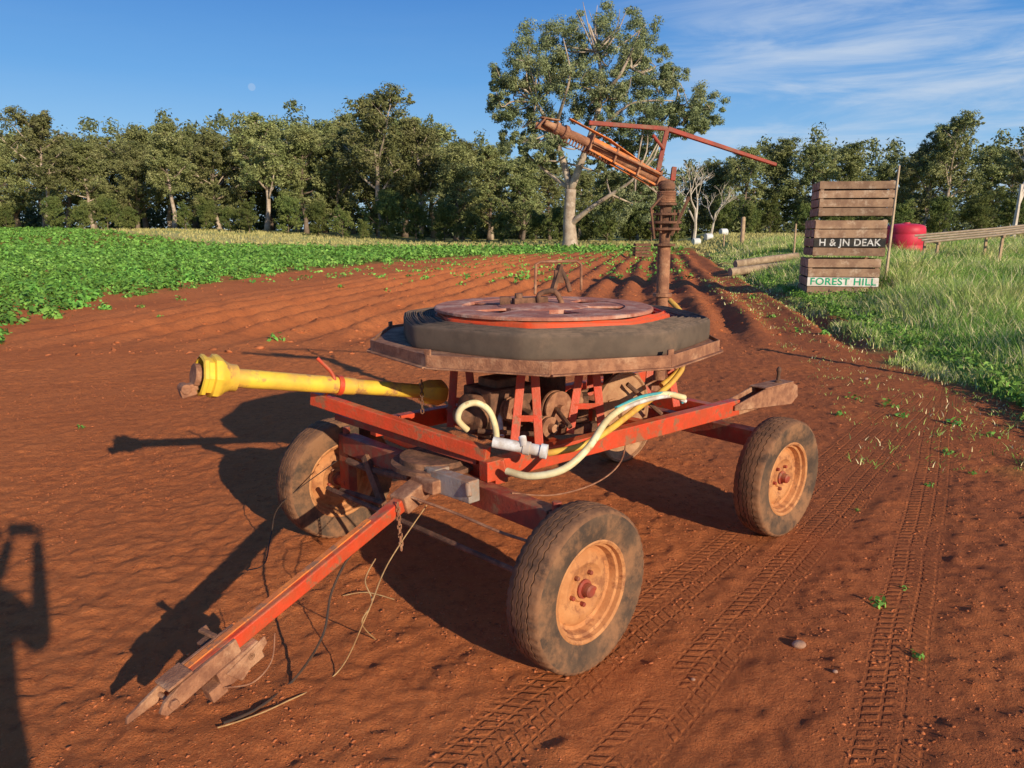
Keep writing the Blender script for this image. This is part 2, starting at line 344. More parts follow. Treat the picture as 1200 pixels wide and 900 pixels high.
c=gmix(dk,c,(0.38,0.118,0.050))
za=n.new('ShaderNodeAttribute'); za.attribute_name='zone'; zs=n.new('ShaderNodeSeparateColor'); l.new(za.outputs['Color'],zs.inputs[0])
c=gmix(mth('MULTIPLY',zs.outputs['Red'],0.6,nodes=n,links=l),c,gmix(R(gno(1.2,3),0.4,0.6),(0.12,0.20,0.035),(0.16,0.24,0.045)))
c=gmix(zs.outputs['Green'],c,gmix(R(gno(0.35,4),0.4,0.6),(0.20,0.28,0.06),(0.38,0.36,0.12)))
c=gmix(zs.outputs['Blue'],c,gmix(R(gno(0.06,4),0.4,0.6),(0.58,0.50,0.18),(0.38,0.42,0.12)))
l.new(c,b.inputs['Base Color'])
def tread(x0,y0,wd,dx,dy):
    ln=math.hypot(dx,dy); ux,uy=dx/ln,dy/ln
    Xc=sxyz.outputs['X']; Yc=sxyz.outputs['Y']; M=lambda op,a,b_=None,c_=None:mth(op,a,b_,c_,nodes=n,links=l)
    al=M('ADD',M('MULTIPLY',Xc,ux),M('MULTIPLY',Yc,uy)); ac=M('ADD',M('MULTIPLY',Xc,uy),M('MULTIPLY',Yc,-ux))
    ac=M('SUBTRACT',ac,x0*uy-y0*ux); ac=M('ADD',ac,M('MULTIPLY',M('SUBTRACT',gno(0.8,1),0.5),0.06))
    aa=M('ABSOLUTE',ac); ph=M('ADD',M('MULTIPLY',al,1/0.050),M('MULTIPLY',aa,11.0))
    ph=M('ADD',ph,M('MULTIPLY',gno(6,3),0.9))
    wv=M('ABSOLUTE',M('SUBTRACT',M('FRACT',ph),0.5)); lug=R(wv,0.10,0.30)
    rib=R(M('ABSOLUTE',M('SUBTRACT',M('FRACT',M('MULTIPLY',aa,1/0.065)),0.5)),0.04,0.14)
    along=M('SUBTRACT',al,x0*ux+y0*uy)
    msk=M('MULTIPLY',M('MULTIPLY',R(aa,wd,wd-0.04),R(gno(3.0,4,0.62),0.34,0.52)),M('MULTIPLY',R(along,-1.5,-0.6),R(along,7.5,6.0)))
    return M('MULTIPLY',M('MULTIPLY',lug,rib),msk)
h=None
for a_ in TR:
    t_=tread(*a_); h=t_ if h is None else mth('MAXIMUM',h,t_,nodes=n,links=l)
hsum=mth('ADD',mth('MULTIPLY',h,0.95,nodes=n,links=l),mth('ADD',mth('MULTIPLY',gno(30,6,0.8),1.5,nodes=n,links=l),mth('MULTIPLY',gno(130,3,0.6),0.5,nodes=n,links=l),nodes=n,links=l),nodes=n,links=l)
bp=n.new('ShaderNodeBump'); bp.inputs['Strength'].default_value=1.0; bp.inputs['Distance'].default_value=0.02; l.new(hsum,bp.inputs['Height']); l.new(bp.outputs[0],b.inputs['Normal'])
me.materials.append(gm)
# ---------------------------------------------------------------- soil clods (stuff)
def ico():
    bm=bmesh.new(); bmesh.ops.create_icosphere(bm,subdivisions=1,radius=1); v=np.array([x.co[:] for x in bm.verts]); f=np.array([[q.index for q in p.verts] for p in bm.faces]); bm.free(); return v,f
iv,iff=ico()
def clods(cx,cy,sz,name,m,squash=0.6):
    K=len(cx); k=len(iv)
    base=iv[None]*(1+0.6*(RNG.random((K,k,1))-0.5)*2)
    an=RNG.random(K)*6.283; ca,sa=np.cos(an),np.sin(an)
    bx=base[...,0]*(1+0.5*RNG.random((K,1))); by=base[...,1]
    x=(bx*ca[:,None]-by*sa[:,None])*sz[:,None]+cx[:,None]; y=(bx*sa[:,None]+by*ca[:,None])*sz[:,None]+cy[:,None]
    z=base[...,2]*sz[:,None]*squash+(gfull(cx,cy)-sz*0.05)[:,None]
    v=np.stack([x.ravel(),y.ravel(),z.ravel()],1); f=(iff[None]+np.arange(K)[:,None,None]*k).reshape(-1,3)
    me=npmesh(name,v,f,m,False,3); o=bpy.data.objects.new(name,me); COL.objects.link(o); return o
K=26000; yy=1.2+7*RNG.random(K)**1.5; xx=(RNG.random(K)*2-1)*(0.8*yy+0.6); ok=(xx<edge(yy)+0.2)&(vn(xx,yy,1.1,31)+0.6*vn(xx,yy,4,32)>-0.12)
xx,yy=xx[ok],yy[ok]; sz=0.002+0.0055*RNG.random(len(xx))**3.5+0.0003*yy
tag(clods(xx,yy,sz,'soil_clods','clod'),'loose crumbs and clods of red soil scattered over the headland','soil',kind='stuff')
K=3000; yy=10+38*RNG.random(K)**1.4; xx=-10+RNG.random(K)*(edge(yy)+10); ok=(xx>cedge(yy)-0.5); xx,yy=xx[ok],yy[ok]; sz=0.012+0.035*RNG.random(len(xx))**4
tag(clods(xx,yy,sz,'furrow_clods','clod'),'larger clods of red soil on the tilled ridges beyond the cart','soil',kind='stuff')
for i,(px,py,s_) in enumerate(((935,765,0.030),(978,795,0.012),(812,800,0.010),(1015,445,0.03))):
    p=G(px,py); c=MB(); v=iv*(1+0.18*(RNG.random((len(iv),1))-0.5)*2); c.add([(p.x+a[0]*s_*1.2,p.y+a[1]*s_,p.z+s_*0.4+a[2]*s_*0.7) for a in v],[tuple(f) for f in iff])
    o=c.build('stone','stone',smooth=False); sb=o.modifiers.new('s','SUBSURF'); sb.levels=1; sb.render_levels=2
    tag(o,['pale tan stone lying on the soil at lower right of the cart','tiny brown stone just below the pale tan stone','tiny brown stone right of the near front tyre in the tread marks','small stone near the grass verge beyond the rear wheel'][i],'stone')
# ---------------------------------------------------------------- leafy things
def quads(pos,size,asp=0.5,upb=0.0,rng=RNG,nrm=None):
    K=len(pos); a=rng.normal(size=(K,3)); a/=np.linalg.norm(a,axis=1,keepdims=True)
    nn=rng.normal(size=(K,3)); 
    if nrm is not None: nn=nn*0.6+nrm*1.1
    nn[:,2]+=upb; nn/=np.linalg.norm(nn,axis=1,keepdims=True)
    a=np.cross(nn,a); a/=np.linalg.norm(a,axis=1,keepdims=True)+1e-9; b=np.cross(nn,a)
    s=(size if np.ndim(size) else np.full(K,size))[:,None]*(0.6+0.8*rng.random((K,1)))
    v=np.stack([pos-a*s,pos-b*s*asp+a*s*0.1,pos+a*s,pos+b*s*asp+a*s*0.1],1).reshape(-1,3)
    f=np.arange(K*4).reshape(-1,4); return v,f
def tree_parts(seed,H=20,spread=0.3,clear=0.35,limbs=9,lpc=110,crad=0.07,top=0.97,ls=0.30,bush=False):
    rg=np.random.default_rng(seed); rd=random.Random(seed); wood=MB(); tips=[]
    tp=[V((0,0,-0.3))]; x=y=0
    for i in range(1,8):
        x+=rd.uniform(-1,1)*H*0.018; y+=rd.uniform(-1,1)*H*0.018; tp.append(V((x,y,H*0.93*top*i/7)))
    tr=[H*0.017*(1-0.85*i/7) for i in range(8)]; tr[0]*=1.35
    wood.tube(tp,tr,7,smooth=2)
    def at(t):
        u=t*7; i=min(int(u),6); return tp[i].lerp(tp[i+1],u-i)
    tips.append((tp[-1],0.8)); az=rd.random()*6.28
    for k in range(limbs):
        t=clear+(0.96-clear)*(k+rd.random()*0.7)/limbs; az+=2.4+rd.uniform(-0.6,0.6); p=at(t)
        u_=(t-clear)/(1-clear); prof=(0.6+0.6*math.sin(math.pi*min(1,u_*1.0+0.12)))*(1-0.4*u_)
        ln=H*spread*prof*rd.uniform(0.5,1.4); el=rd.uniform(0.25,1.1)
        d=V((math.cos(az)*math.cos(el),math.sin(az)*math.cos(el),math.sin(el)))
        q1=p+d*ln*0.5; q2=q1+(d+V((0,0,0.25))).normalized()*ln*0.5
        r0=H*0.008*(1.2-0.5*t); wood.tube([p,q1,q2],[r0,r0*0.65,r0*0.3],5,smooth=2); tips.append((q2,1.0)); tips.append((p.lerp(q2,0.55)+V((0,0,H*0.02)),0.9))
        for j in range(4):
            s=q1.lerp(q2,rd.uniform(-0.6,0.9)); dd=(d*0.6+V((rd.uniform(-1,1),rd.uniform(-1,1),rd.uniform(-0.6,0.8)))).normalized()
            e=s+dd*ln*rd.uniform(0.25,0.5); wood.tube([s,s.lerp(e,0.5)+V((0,0,ln*0.03)),e],[r0*0.4,r0*0.3,r0*0.15],4); tips.append((e,0.85))
    P_=[];NN=[]
    for p,sc in tips:
        cr=H*crad*sc*rd.uniform(0.5,1.4)
        for j in range(6):
            c=np.array([p.x+rd.uniform(-1,1)*cr,p.y+rd.uniform(-1,1)*cr,p.z+rd.uniform(-1.1,0.6)*cr])
            r=cr*rd.uniform(0.22,0.6); K=int(lpc/6); u=rg.normal(size=(K,3)); u/=np.linalg.norm(u,axis=1,keepdims=True)
            P_.append(c+u*(0.35+0.9*rg.random((K,1))**0.8)*np.array([r,r,r*0.9])); NN.append(u)
    pos=np.concatenate(P_); nn=np.concatenate(NN)
    return wood,quads(pos,ls,0.42,0.15,rg,nn)
def wood_mesh(mb,m,name='trunk'):
    me=bpy.data.meshes.new(name); me.from_pydata(mb.v,[],mb.f); me.update(); me.materials.append(MATS[m])
    for p in me.polygons:p.use_smooth=True
    return me
VAR=[]
for i,(sp,clr,lm,cr,bark,lpc) in enumerate(((0.22,0.36,14,0.060,'bark_pale',300),(0.20,0.22,17,0.062,'bark_dark',300),(0.24,0.14,18,0.066,'bark_dark',300),(0.18,0.26,15,0.058,'bark_pale',290),(0.22,0.08,19,0.068,'bark_dark',300),(0.23,0.28,16,0.058,'bark_pale',290),(0.20,0.12,19,0.058,'bark_pale',300),(0.26,0.30,15,0.055,'bark_pale',300))):
    wd,(v,f)=tree_parts(100+i,20,sp,clr,lm,lpc,cr,ls=0.155); VAR.append((wood_mesh(wd,bark),npmesh('crown',v,f,'gum_leaf')))
BUSH=[]
for i in range(3):
    wd,(v,f)=tree_parts(200+i,6,0.42,0.06,14,320,0.12,ls=0.09,bush=True); BUSH.append((wood_mesh(wd,'bark_dark'),npmesh('crown',v,f,'bush_leaf')))
ORD=['first','second','third','fourth','fifth','sixth','seventh','eighth','ninth','tenth','eleventh','twelfth','thirteenth','fourteenth','fifteenth','sixteenth','seventeenth','eighteenth','nineteenth','twentieth','twenty-first','twenty-second','twenty-third','twenty-fourth','twenty-fifth','twenty-sixth','twenty-seventh','twenty-eighth','twenty-ninth','thirtieth','thirty-first','thirty-second','thirty-third','thirty-fourth']
def put_tree(name,px,top,dist,var,label,cat,group,base=20,ws=1.0,lib=VAR):
    r=ray(px,top); t=dist/r.y; x=r.x*t; z0=float(gbase(x,dist)); H=CAMZ+r.z*t-z0; s=H/base
    o=thing(name,(x,dist,z0),label,cat,group); o.scale=(s*ws,s*ws,s); o.rotation_euler=(0,0,random.random()*6.28)
    a,b_=lib[var%len(lib)]
    for nm,me in (('trunk',a),('crown',b_)):
        c=bpy.data.objects.new(nm,me); COL.objects.link(c); c.parent=o
    return o
front=[(-30,146,112,2,1.1),(42,122,112,7,1.25),(98,158,116,3,1.3),(150,158,122,4,1.2),(192,133,112,0,1.2),(248,146,118,6,1.3),(303,124,114,5,1.3),(352,138,118,1,1.3),(392,144,121,6,1.2),(440,95,112,7,1.2),(488,131,120,5,1.25),(532,158,114,4,1.3),(572,166,120,2,1.3),(612,178,116,4,1.3)]
for i,(px,tp,ds,v,ws) in enumerate(front):
    put_tree('gum_tree',px,tp,ds,v,'gum tree, %s from the left in the front row behind the green crop'%ORD[i],'tree','front gum trees behind the crop',ws=ws)
rb=[(-25,158),(8,152),(38,156),(68,150),(100,158),(128,152),(160,144),(190,150),(220,142),(250,150),(280,140),(312,146),(342,140),(375,132),(408,126),(440,132),(470,130),(505,142),(540,156),(575,164),(610,176),(645,188),(680,194),(715,194),(750,198)]
for i,(px,tp) in enumerate(rb):
    put_tree('gum_tree',px,tp,132+5*(i%3),(4,2,7,1,6)[i%5],'darker gum tree in the second row of the treeline, %s from the left'%ORD[i],'tree','back row gum trees',ws=1.4)
fr=[(785,210,122,4,1.3),(815,203,120,1,1.2),(845,184,118,4,1.3),(878,166,112,2,1.25),(915,155,116,4,1.25),(958,163,112,2,1.3),(1000,161,116,4,1.3),(1035,183,118,1,1.3),(1070,173,116,4,1.2),(1094,150,100,6,1.2),(1124,127,96,7,1.1),(1160,163,104,4,1.3),(1195,168,112,2,1.2),(1225,150,100,1,1.1)]
for i,(px,tp,ds,v,ws) in enumerate(fr):
    put_tree('gum_tree',px,tp,ds,v,'gum tree in the treeline right of the riser pipe, %s from the left'%ORD[i],'tree','gum trees of the right treeline',ws=ws)
bs=[(-20,232),(5,240),(62,230),(95,240),(122,230),(150,242),(215,240),(240,232),(268,242),(290,236),(335,228),(372,236),(400,246),(425,258),(452,222),(486,238),(520,236),(552,248),(590,250),(628,248),(655,242),(690,240),(712,236),(740,240),(765,236),(790,232),(850,232),(878,238),(905,230),(945,238),(985,228),(1020,236)]
for i,(px,tp) in enumerate(bs):
    put_tree('bush',px,tp,100+(i*7)%9,i,'rounded bush at the foot of the treeline, %s from the left'%ORD[i],'bush','bushes at the foot of the treeline',base=6,ws=0.95,lib=BUSH)
for i,(px,tp) in enumerate([(1060,236),(1105,230),(1150,232),(1195,228)]):
    put_tree('bush',px,tp,90,i+1,'rounded bush behind the bins and pole rack, %s of four from the left'%ORD[i],'bush','bushes behind the pole rack',base=6,lib=BUSH)
# far-off wood closing the view behind the rows of trees
rg=np.random.default_rng(77); Pw=[];Nw=[]
for i in range(4300):
    px=rg.uniform(-260,1460); Yd=rg.uniform(150,176); r=ray(px,270); x=r.x*Yd/r.y
    tp_=np.interp(px,[-260,0,150,300,440,520,620,760,850,950,1060,1120,1250,1460],[162,164,160,150,142,160,186,208,194,174,188,170,172,176])+9*math.sin(px*0.21)+7*math.sin(px*0.083+1)
    z0=float(gbase(x,Yd)); zt=CAMZ+(270-tp_)/F*Yd*1.02
    low=i%2==0
    zz=rg.uniform(-0.2,4.5) if low else rg.uniform(0.1,1.0)*(zt-1.0)+0.5
    rr=rg.uniform(0.9,2.2); K=34
    u=rg.normal(size=(K,3)); u/=np.linalg.norm(u,axis=1,keepdims=True); Pw.append(np.array([x,Yd,min(z0+zz,zt-rr*0.5)])+u*rr*(0.4+0.7*rg.random((K,1)))); Nw.append(u)
v,f=quads(np.concatenate(Pw),0.42,0.45,0.15,rg,np.concatenate(Nw)); o=bpy.data.objects.new('distant_wood',npmesh('distant_wood',v,f,'wood_leaf')); COL.objects.link(o); tag(o,'dark mass of far-off forest filling the gaps behind the rows of gum trees','forest',kind='stuff')
# large lone gum
BD=80.0
def Bp(px,py,off=0): r=ray(px,py); t=(BD+off)/r.y; return V((r.x*t,BD+off,CAMZ+r.z*t))
base=Bp(668,288); base.z=float(gbase(base.x,BD)); bt=thing('gum_tree',base,'very large lone gum tree with pale twisting limbs towering over the cart','tree')
wd=MB(); m0=Bp(667,255); m1=Bp(669,222); a0=Bp(660,190,1); a1=Bp(648,155,1); b0=Bp(690,165,-1); b1=Bp(705,110,-1); c0=Bp(692,244,-1.5); c1=Bp(716,228,-2)
wd.tube([base-V((0,0,0.5)),base+V((0,0,0.6)),m0,m1],[1.05,0.78,0.60,0.56],12,smooth=4)
wd.tube([m1,a0,a1,Bp(628,120,0),Bp(612,95,0)],[0.45,0.34,0.24,0.15,0.08],8,smooth=4)
wd.tube([m1,b0,b1,Bp(700,60,-1),Bp(690,28,-1)],[0.45,0.32,0.24,0.16,0.08],8,smooth=4)
wd.tube([m0+V((0,0,-0.8)),c0,c1,Bp(740,212,-3),Bp(758,190,-3),Bp(772,165,-3)],[0.36,0.24,0.19,0.13,0.10,0.05],8,smooth=4)
wd.tube([m1,Bp(645,205,2),Bp(622,185,3),Bp(600,160,3)],[0.28,0.18,0.12,0.06],7,smooth=4)
wd.tube([b1,Bp(725,90,-3),Bp(740,60,-3),Bp(750,35,-3)],[0.22,0.16,0.10,0.05],6,smooth=4)
wd.tube([b0,Bp(715,140,-3),Bp(745,120,-4),Bp(790,118,-3)],[0.25,0.18,0.12,0.05],6,smooth=4)
wd.tube([a1,Bp(660,120,-3),Bp(668,85,-4),Bp(660,45,-4)],[0.22,0.16,0.10,0.05],6,smooth=4)
for q in ((683,2,-1),(676,14,0),(735,10,-1),(758,28,0),(690,12,1),(700,6,0)):
    wd.tube([Bp(700,70,-1),Bp((700+q[0])/2+random.uniform(-6,6),(70+q[1])/2,q[2]),Bp(*q)],[0.11,0.07,0.025],5,smooth=3)
cl=[(602,112,24),(590,95,16),(618,75,26),(636,52,26),(662,55,24),(690,40,26),(722,34,26),(750,50,24),(768,78,24),(712,78,26),(680,98,26),(645,105,26),(612,150,22),(640,140,22),(588,125,16),(690,130,20),(735,108,24),(772,110,24),(805,120,22),(832,128,18),(758,142,22),(788,92,16),(715,152,18),(822,142,14),(652,168,14),(600,165,14),(665,80,22),(630,90,22),(740,80,22),(712,115,20),(625,175,14),(640,190,12),(745,165,18),(775,150,18),(800,145,16),(700,178,14),(728,178,16),(760,178,16),(712,205,14),(745,205,18),(712,240,18),(745,238,22),(770,228,18),(788,240,16)]
lv=[];nn=[];rg=np.random.default_rng(5)
nodes=[a0,a1,b0,b1,c1,Bp(700,60,-1),Bp(740,80,0),Bp(790,125,2),Bp(628,120,0),Bp(745,205,-3)]
for (px,py,r) in cl:
    for lay in range(2):
        off=random.uniform(-4,4); c=Bp(px,py,off); R_=r*BD/F
        nd=min(nodes,key=lambda q:(q-c).length); mid=nd.lerp(c,0.5)+V((random.uniform(-.7,.7),-0.4,random.uniform(-.8,.3)))
        wd.tube([nd,mid,c,c+V((random.uniform(-1,1),-0.6,random.uniform(0,1.4)))*R_*0.7],[0.12,0.085,0.05,0.02],5,smooth=3)
        for j in range(14):
            cc=np.array([c.x,c.y,c.z])+np.array([random.uniform(-1,1),random.uniform(-1,1),random.uniform(-1,0.9)])*R_*0.9
            K=180; u=rg.normal(size=(K,3)); u/=np.linalg.norm(u,axis=1,keepdims=True); rr=R_*random.uniform(0.2,0.42)
            lv.append(cc+u*(0.35+0.7*rg.random((K,1)))*np.array([rr,rr,rr*0.75])); nn.append(u)
me=wood_mesh(wd,'bark_pale'); me.transform(Matrix.Translation(-base)); o=bpy.data.objects.new('trunk',me); COL.objects.link(o); o.parent=bt
v,f=quads(np.concatenate(lv)-np.array(base),0.108,0.42,0.15,rg,np.concatenate(nn)); o=bpy.data.objects.new('crown',npmesh('crown',v,f,'lone_gum_leaf')); COL.objects.link(o); o.parent=bt
def dead(px,py,dist,H,seed,label,lean=0):
    rd=random.Random(seed); r=ray(px,py); x=r.x*dist/r.y; z0=float(gbase(x,dist)); o=thing('dead_tree',(x,dist,z0),label,'tree'); mb=MB()
    def br(p,d,ln,r0,lv):
        q=p+d*ln*0.5; d2=(d+V((rd.uniform(-.3,.3),rd.uniform(-.3,.3),rd.uniform(-.1,.25)))).normalized(); e=q+d2*ln*0.5
        mb.tube([p,q,e],[r0,r0*0.75,r0*0.5],5,smooth=2)
        if lv==0: return
        for k in range(3):
            dd=(d2+V((rd.uniform(-1,1),rd.uniform(-1,1),rd.uniform(-.2,.7)))*0.85).normalized(); br(q.lerp(e,rd.uniform(0.2,1)),dd,ln*rd.uniform(0.55,0.8),r0*0.55,lv-1)
    br(V((x,dist,z0-0.3)),V((lean,0,1)).normalized(),H*0.42,H*0.02,4)
    mb.build('trunk','dead_wood',o,smooth=True)
dead(812,283,85,10.5,3,'bare white dead tree with spreading branches just right of the sprinkler riser',0.1)
dead(1187,272,75,13,5,'bare pale dead tree standing at the right edge of the photo',0.05)
dead(832,283,90,8,9,'smaller bare pale tree right behind the first white dead tree',0.15)
# ---------------------------------------------------------------- potato crop
def plant(K,rad,h,ls,rg):
    u=rg.normal(size=(K,3)); u[:,2]=np.abs(u[:,2])*0.9+0.05; u/=np.linalg.norm(u,axis=1,keepdims=True)
    lob=1+0.35*np.sin(3*np.arctan2(u[:,1],u[:,0])+rg.random()*6)[:,None]
    p=u*np.array([rad,rad,h])*(0.45+0.6*rg.random((K,1)))*lob; return quads(p,ls,0.62,0.5,rg,u)
PV=[npmesh('potato_plant',*plant(95,0.27,0.33,0.056,np.random.default_rng(300+i)),'potato_leaf') for i in range(6)]
cand=[]
for row in range(-170,12):
    q0=row*0.90
    for y in np.arange(9.8,106,0.46):
        x=q0+0.195*y+random.uniform(-.05,.05); yj=y+random.uniform(-.12,.12)
        if abs(x)>0.72*yj+3: continue
        e=float(cedge(yj))+1.0*float(vn(x,yj,0.5,20))+0.6*float(vn(x,yj,2.0,26))
        if x<e and yj<float(cback(x)) and random.random()<(0.5 if e-x<1.2 else 0.9): cand.append((x,yj,e-x))
cand.sort(key=lambda t:(t[0]**2+t[1]**2))
for i,(x,y,e) in enumerate(cand[:285]):
    o=bpy.data.objects.new('potato_plant',PV[i%6]); COL.objects.link(o); o.location=(x,y,float(gfull(x,y))-0.02); o.rotation_euler=(0,0,random.random()*6.28); s=random.uniform(0.75,1.3)*(0.7 if e<0.6 else 1); o.scale=(s,s,s*random.uniform(0.8,1.15))
    tag(o,'leafy green potato plant in the near corner of the crop at left','plant','potato plants along the near edge of the crop')
rest=np.array(cand[285:]); rx,ry=rest[:,0],rest[:,1]; V_=[];F_=[];off=0
rz=gfull(rx,ry); dist=ry
for lo,hi,K,ls,keep in ((0,26,64,0.062,1.0),(26,40,38,0.080,0.9),(40,58,22,0.11,0.7),(58,120,13,0.15,0.5)):
    m_=(dist>=lo)&(dist<hi)&(RNG.random(len(rx))<keep); M_=int(m_.sum())
    if not M_: continue
    u=RNG.normal(size=(M_,K,3)); u[...,2]=np.abs(u[...,2])*0.9+0.05; u/=np.linalg.norm(u,axis=2,keepdims=True)
    s=(0.6+0.8*RNG.random((M_,1,1))); p=u*np.array([0.29,0.29,0.38])*(0.5+0.6*RNG.random((M_,K,1)))*s+np.stack([rx[m_],ry[m_],rz[m_]],1)[:,None]
    v,f=quads(p.reshape(-1,3),ls,0.62,0.5,RNG,u.reshape(-1,3)); V_.append(v);F_.append(f+off);off+=len(v)
o=bpy.data.objects.new('potato_crop',npmesh('potato_crop',np.concatenate(V_),np.concatenate(F_),'potato_leaf')); COL.objects.link(o); tag(o,'dense rows of green potato plants filling the field at left','crop',kind='stuff')
WV=[npmesh('weed',*plant(16,0.06,0.05,0.022,np.random.default_rng(330+i)),'potato_leaf') for i in range(3)]
wl=[(1028,715,0.9),(322,400,2.4),(95,505,0.8),(1075,775,0.6),(210,352,2.6),(165,362,2.0),(188,372,1.6),(452,342,2.2),(500,330,2.5),(560,327,2.5),(582,322,3),(610,318,3),(985,490,1.0),(1040,478,1.6),(1055,492,1.3),(1110,535,0.9),(1160,515,1.2),(1140,560,0.6),(1088,570,0.6),(935,390,2.0),(965,395,2.0),(905,372,2.0),(1000,470,1.2),(1120,500,1.6),(880,350,2.5),(1060,690,0.4),(1005,600,0.4),(400,338,2.5),(605,330,3),(670,318,3),(690,312,3),(540,336,2.6),(578,331,2.8)]
for i,(px,py,s) in enumerate(wl):
    p=G(px,py); o=bpy.data.objects.new('weed',WV[i%3]); COL.objects.link(o); o.location=p; o.scale=(s*0.8,s*0.8,s*0.9); o.rotation_euler=(0,0,i*1.3); tag(o,'small green seedling growing in the bare red soil','weed','seedlings scattered on the bare soil')
K=320; yy=24+34*RNG.random(K); xx=cedge(yy)+(edge(yy)-cedge(yy))*RNG.random(K)*0.9
p=np.repeat(np.stack([xx,yy,gfull(xx,yy)],1),10,0)+RNG.normal(size=(K*10,3))*np.array([0.14,0.14,0.04])+np.array([0,0,0.06]); v,f=quads(p,0.06,0.6,0.8)
o=bpy.data.objects.new('volunteer_weeds',npmesh('volunteer_weeds',v,f,'potato_leaf')); COL.objects.link(o); tag(o,'sparse green regrowth dotted along the far tilled ridges','weeds',kind='stuff')
# ---------------------------------------------------------------- grass
bb=G(990,346); rp=G(1058,301)
def corridor(xx,yy):
    k=np.ones(len(xx))
    for (cx,cy,hw,dep,lo) in ((bb.x,bb.y,1.15,2.4,0.25),(rp.x,rp.y,1.2,6.0,0.5)):
        ux,uy=cx/math.hypot(cx,cy),cy/math.hypot(cx,cy); a=(xx-cx)*ux+(yy-cy)*uy; c=(xx-cx)*uy-(yy-cy)*ux
        k=np.where((np.abs(c)<hw)&(a>-dep)&(a<1.2),lo+0.25*RNG.random(len(xx)),k)
    lg=G(895,305); a=yy-lg.y; k=np.where((np.abs(xx-lg.x)<2.2)&(a>-6)&(a<4),0.25,k)
    return k
def grass(x,y,h,wd,nb,name,m,lean=0.45):
    K=len(x); z=gfull(x,y); K2=K*nb
    bx=np.repeat(x,nb)+RNG.normal(size=K2)*0.07; by=np.repeat(y,nb)+RNG.normal(size=K2)*0.07; bz=np.repeat(z,nb)-0.02
    hh=np.repeat(h,nb)*(0.4+0.75*RNG.random(K2)); ww=np.repeat(wd,nb); a=RNG.random(K2)*6.283; la=RNG.random(K2)*6.283; ln=hh*lean*(0.3+RNG.random(K2))
    dx,dy=np.cos(a)*ww,np.sin(a)*ww; lx,ly=np.cos(la)*ln,np.sin(la)*ln
    v=np.stack([np.stack([bx-dx,by-dy,bz],1),np.stack([bx+dx,by+dy,bz],1),np.stack([bx+lx*.4+dx*.7,by+ly*.4+dy*.7,bz+hh*.6],1),np.stack([bx+lx*.4-dx*.7,by+ly*.4-dy*.7,bz+hh*.6],1),np.stack([bx+lx,by+ly,bz+hh],1)],1).reshape(-1,3)
    k=np.arange(K2)[:,None]*5; f=np.concatenate([k+np.array([[0,1,2]]),k+np.array([[0,2,3]]),k+np.array([[3,2,4]])],0)
    o=bpy.data.objects.new(name,npmesh(name,v,f,m,False,3)); COL.objects.link(o); return o
K=38000; yy=5+45*RNG.random(K)**2.0; xx=edge(yy)-0.5+(0.3*yy+7)*RNG.random(K)**1.1; ok=(np.abs(xx)<0.75*yy+1.5)&(xx-edge(yy)+1.0*vn(xx,yy,0.9,22)+0.6*vn(xx,yy,3,23)>0)
xx,yy=xx[ok],yy[ok]; e=xx-edge(yy); h=(0.09+0.27*np.clip(e/2.2,0,1))*(0.5+1.4*(vn(xx,yy,0.6,41)+0.5)*(0.5+1.0*(vn(xx,yy,2.2,43)+0.5)))*(1+0.006*yy)*corridor(xx,yy)
tag(grass(xx,yy,h,0.0024+0.00042*yy,10,'verge_grass','grass_blade',0.65),'tall green and straw coloured grass on the verge at right','grass',kind='stuff')
K=850; yy=5+22*RNG.random(K)**1.3; xx=edge(yy)-1.7*RNG.random(K)**2.2; tag(grass(xx,yy,0.03+0.05*RNG.random(K),0.002+0.0004*yy,6,'sparse_grass','grass_blade',0.9),'sparse low grass sprouting where the soil meets the verge','grass',kind='stuff')
K=14000; yy=50+65*RNG.random(K); xx=-60+150*RNG.random(K); ok=((xx>edge(yy)-0.5)|(yy>cback(xx)+1)); xx,yy=xx[ok],yy[ok]
tag(grass(xx,yy,0.2+0.2*RNG.random(len(xx)),np.full(len(xx),0.04),6,'paddock_grass','dry_grass'),'pale dry grass across the far paddock before the trees','grass',kind='stuff')
K=1500; yy=5.5+20*RNG.random(K)**1.4; xx=edge(yy)+0.1+3.0*RNG.random(K)**1.5
p=np.repeat(np.stack([xx,yy,gfull(xx,yy)],1),14,0); p=p+RNG.normal(size=p.shape)*np.array([0.07,0.07,0.04])+np.array([0,0,0.10]); v,f=quads(p,0.035,0.45,0.5)
o=bpy.data.objects.new('verge_weeds',npmesh('verge_weeds',v,f,'potato_leaf')); COL.objects.link(o); tag(o,'broad-leaved green weeds mixed into the grass along the track','weeds',kind='stuff')
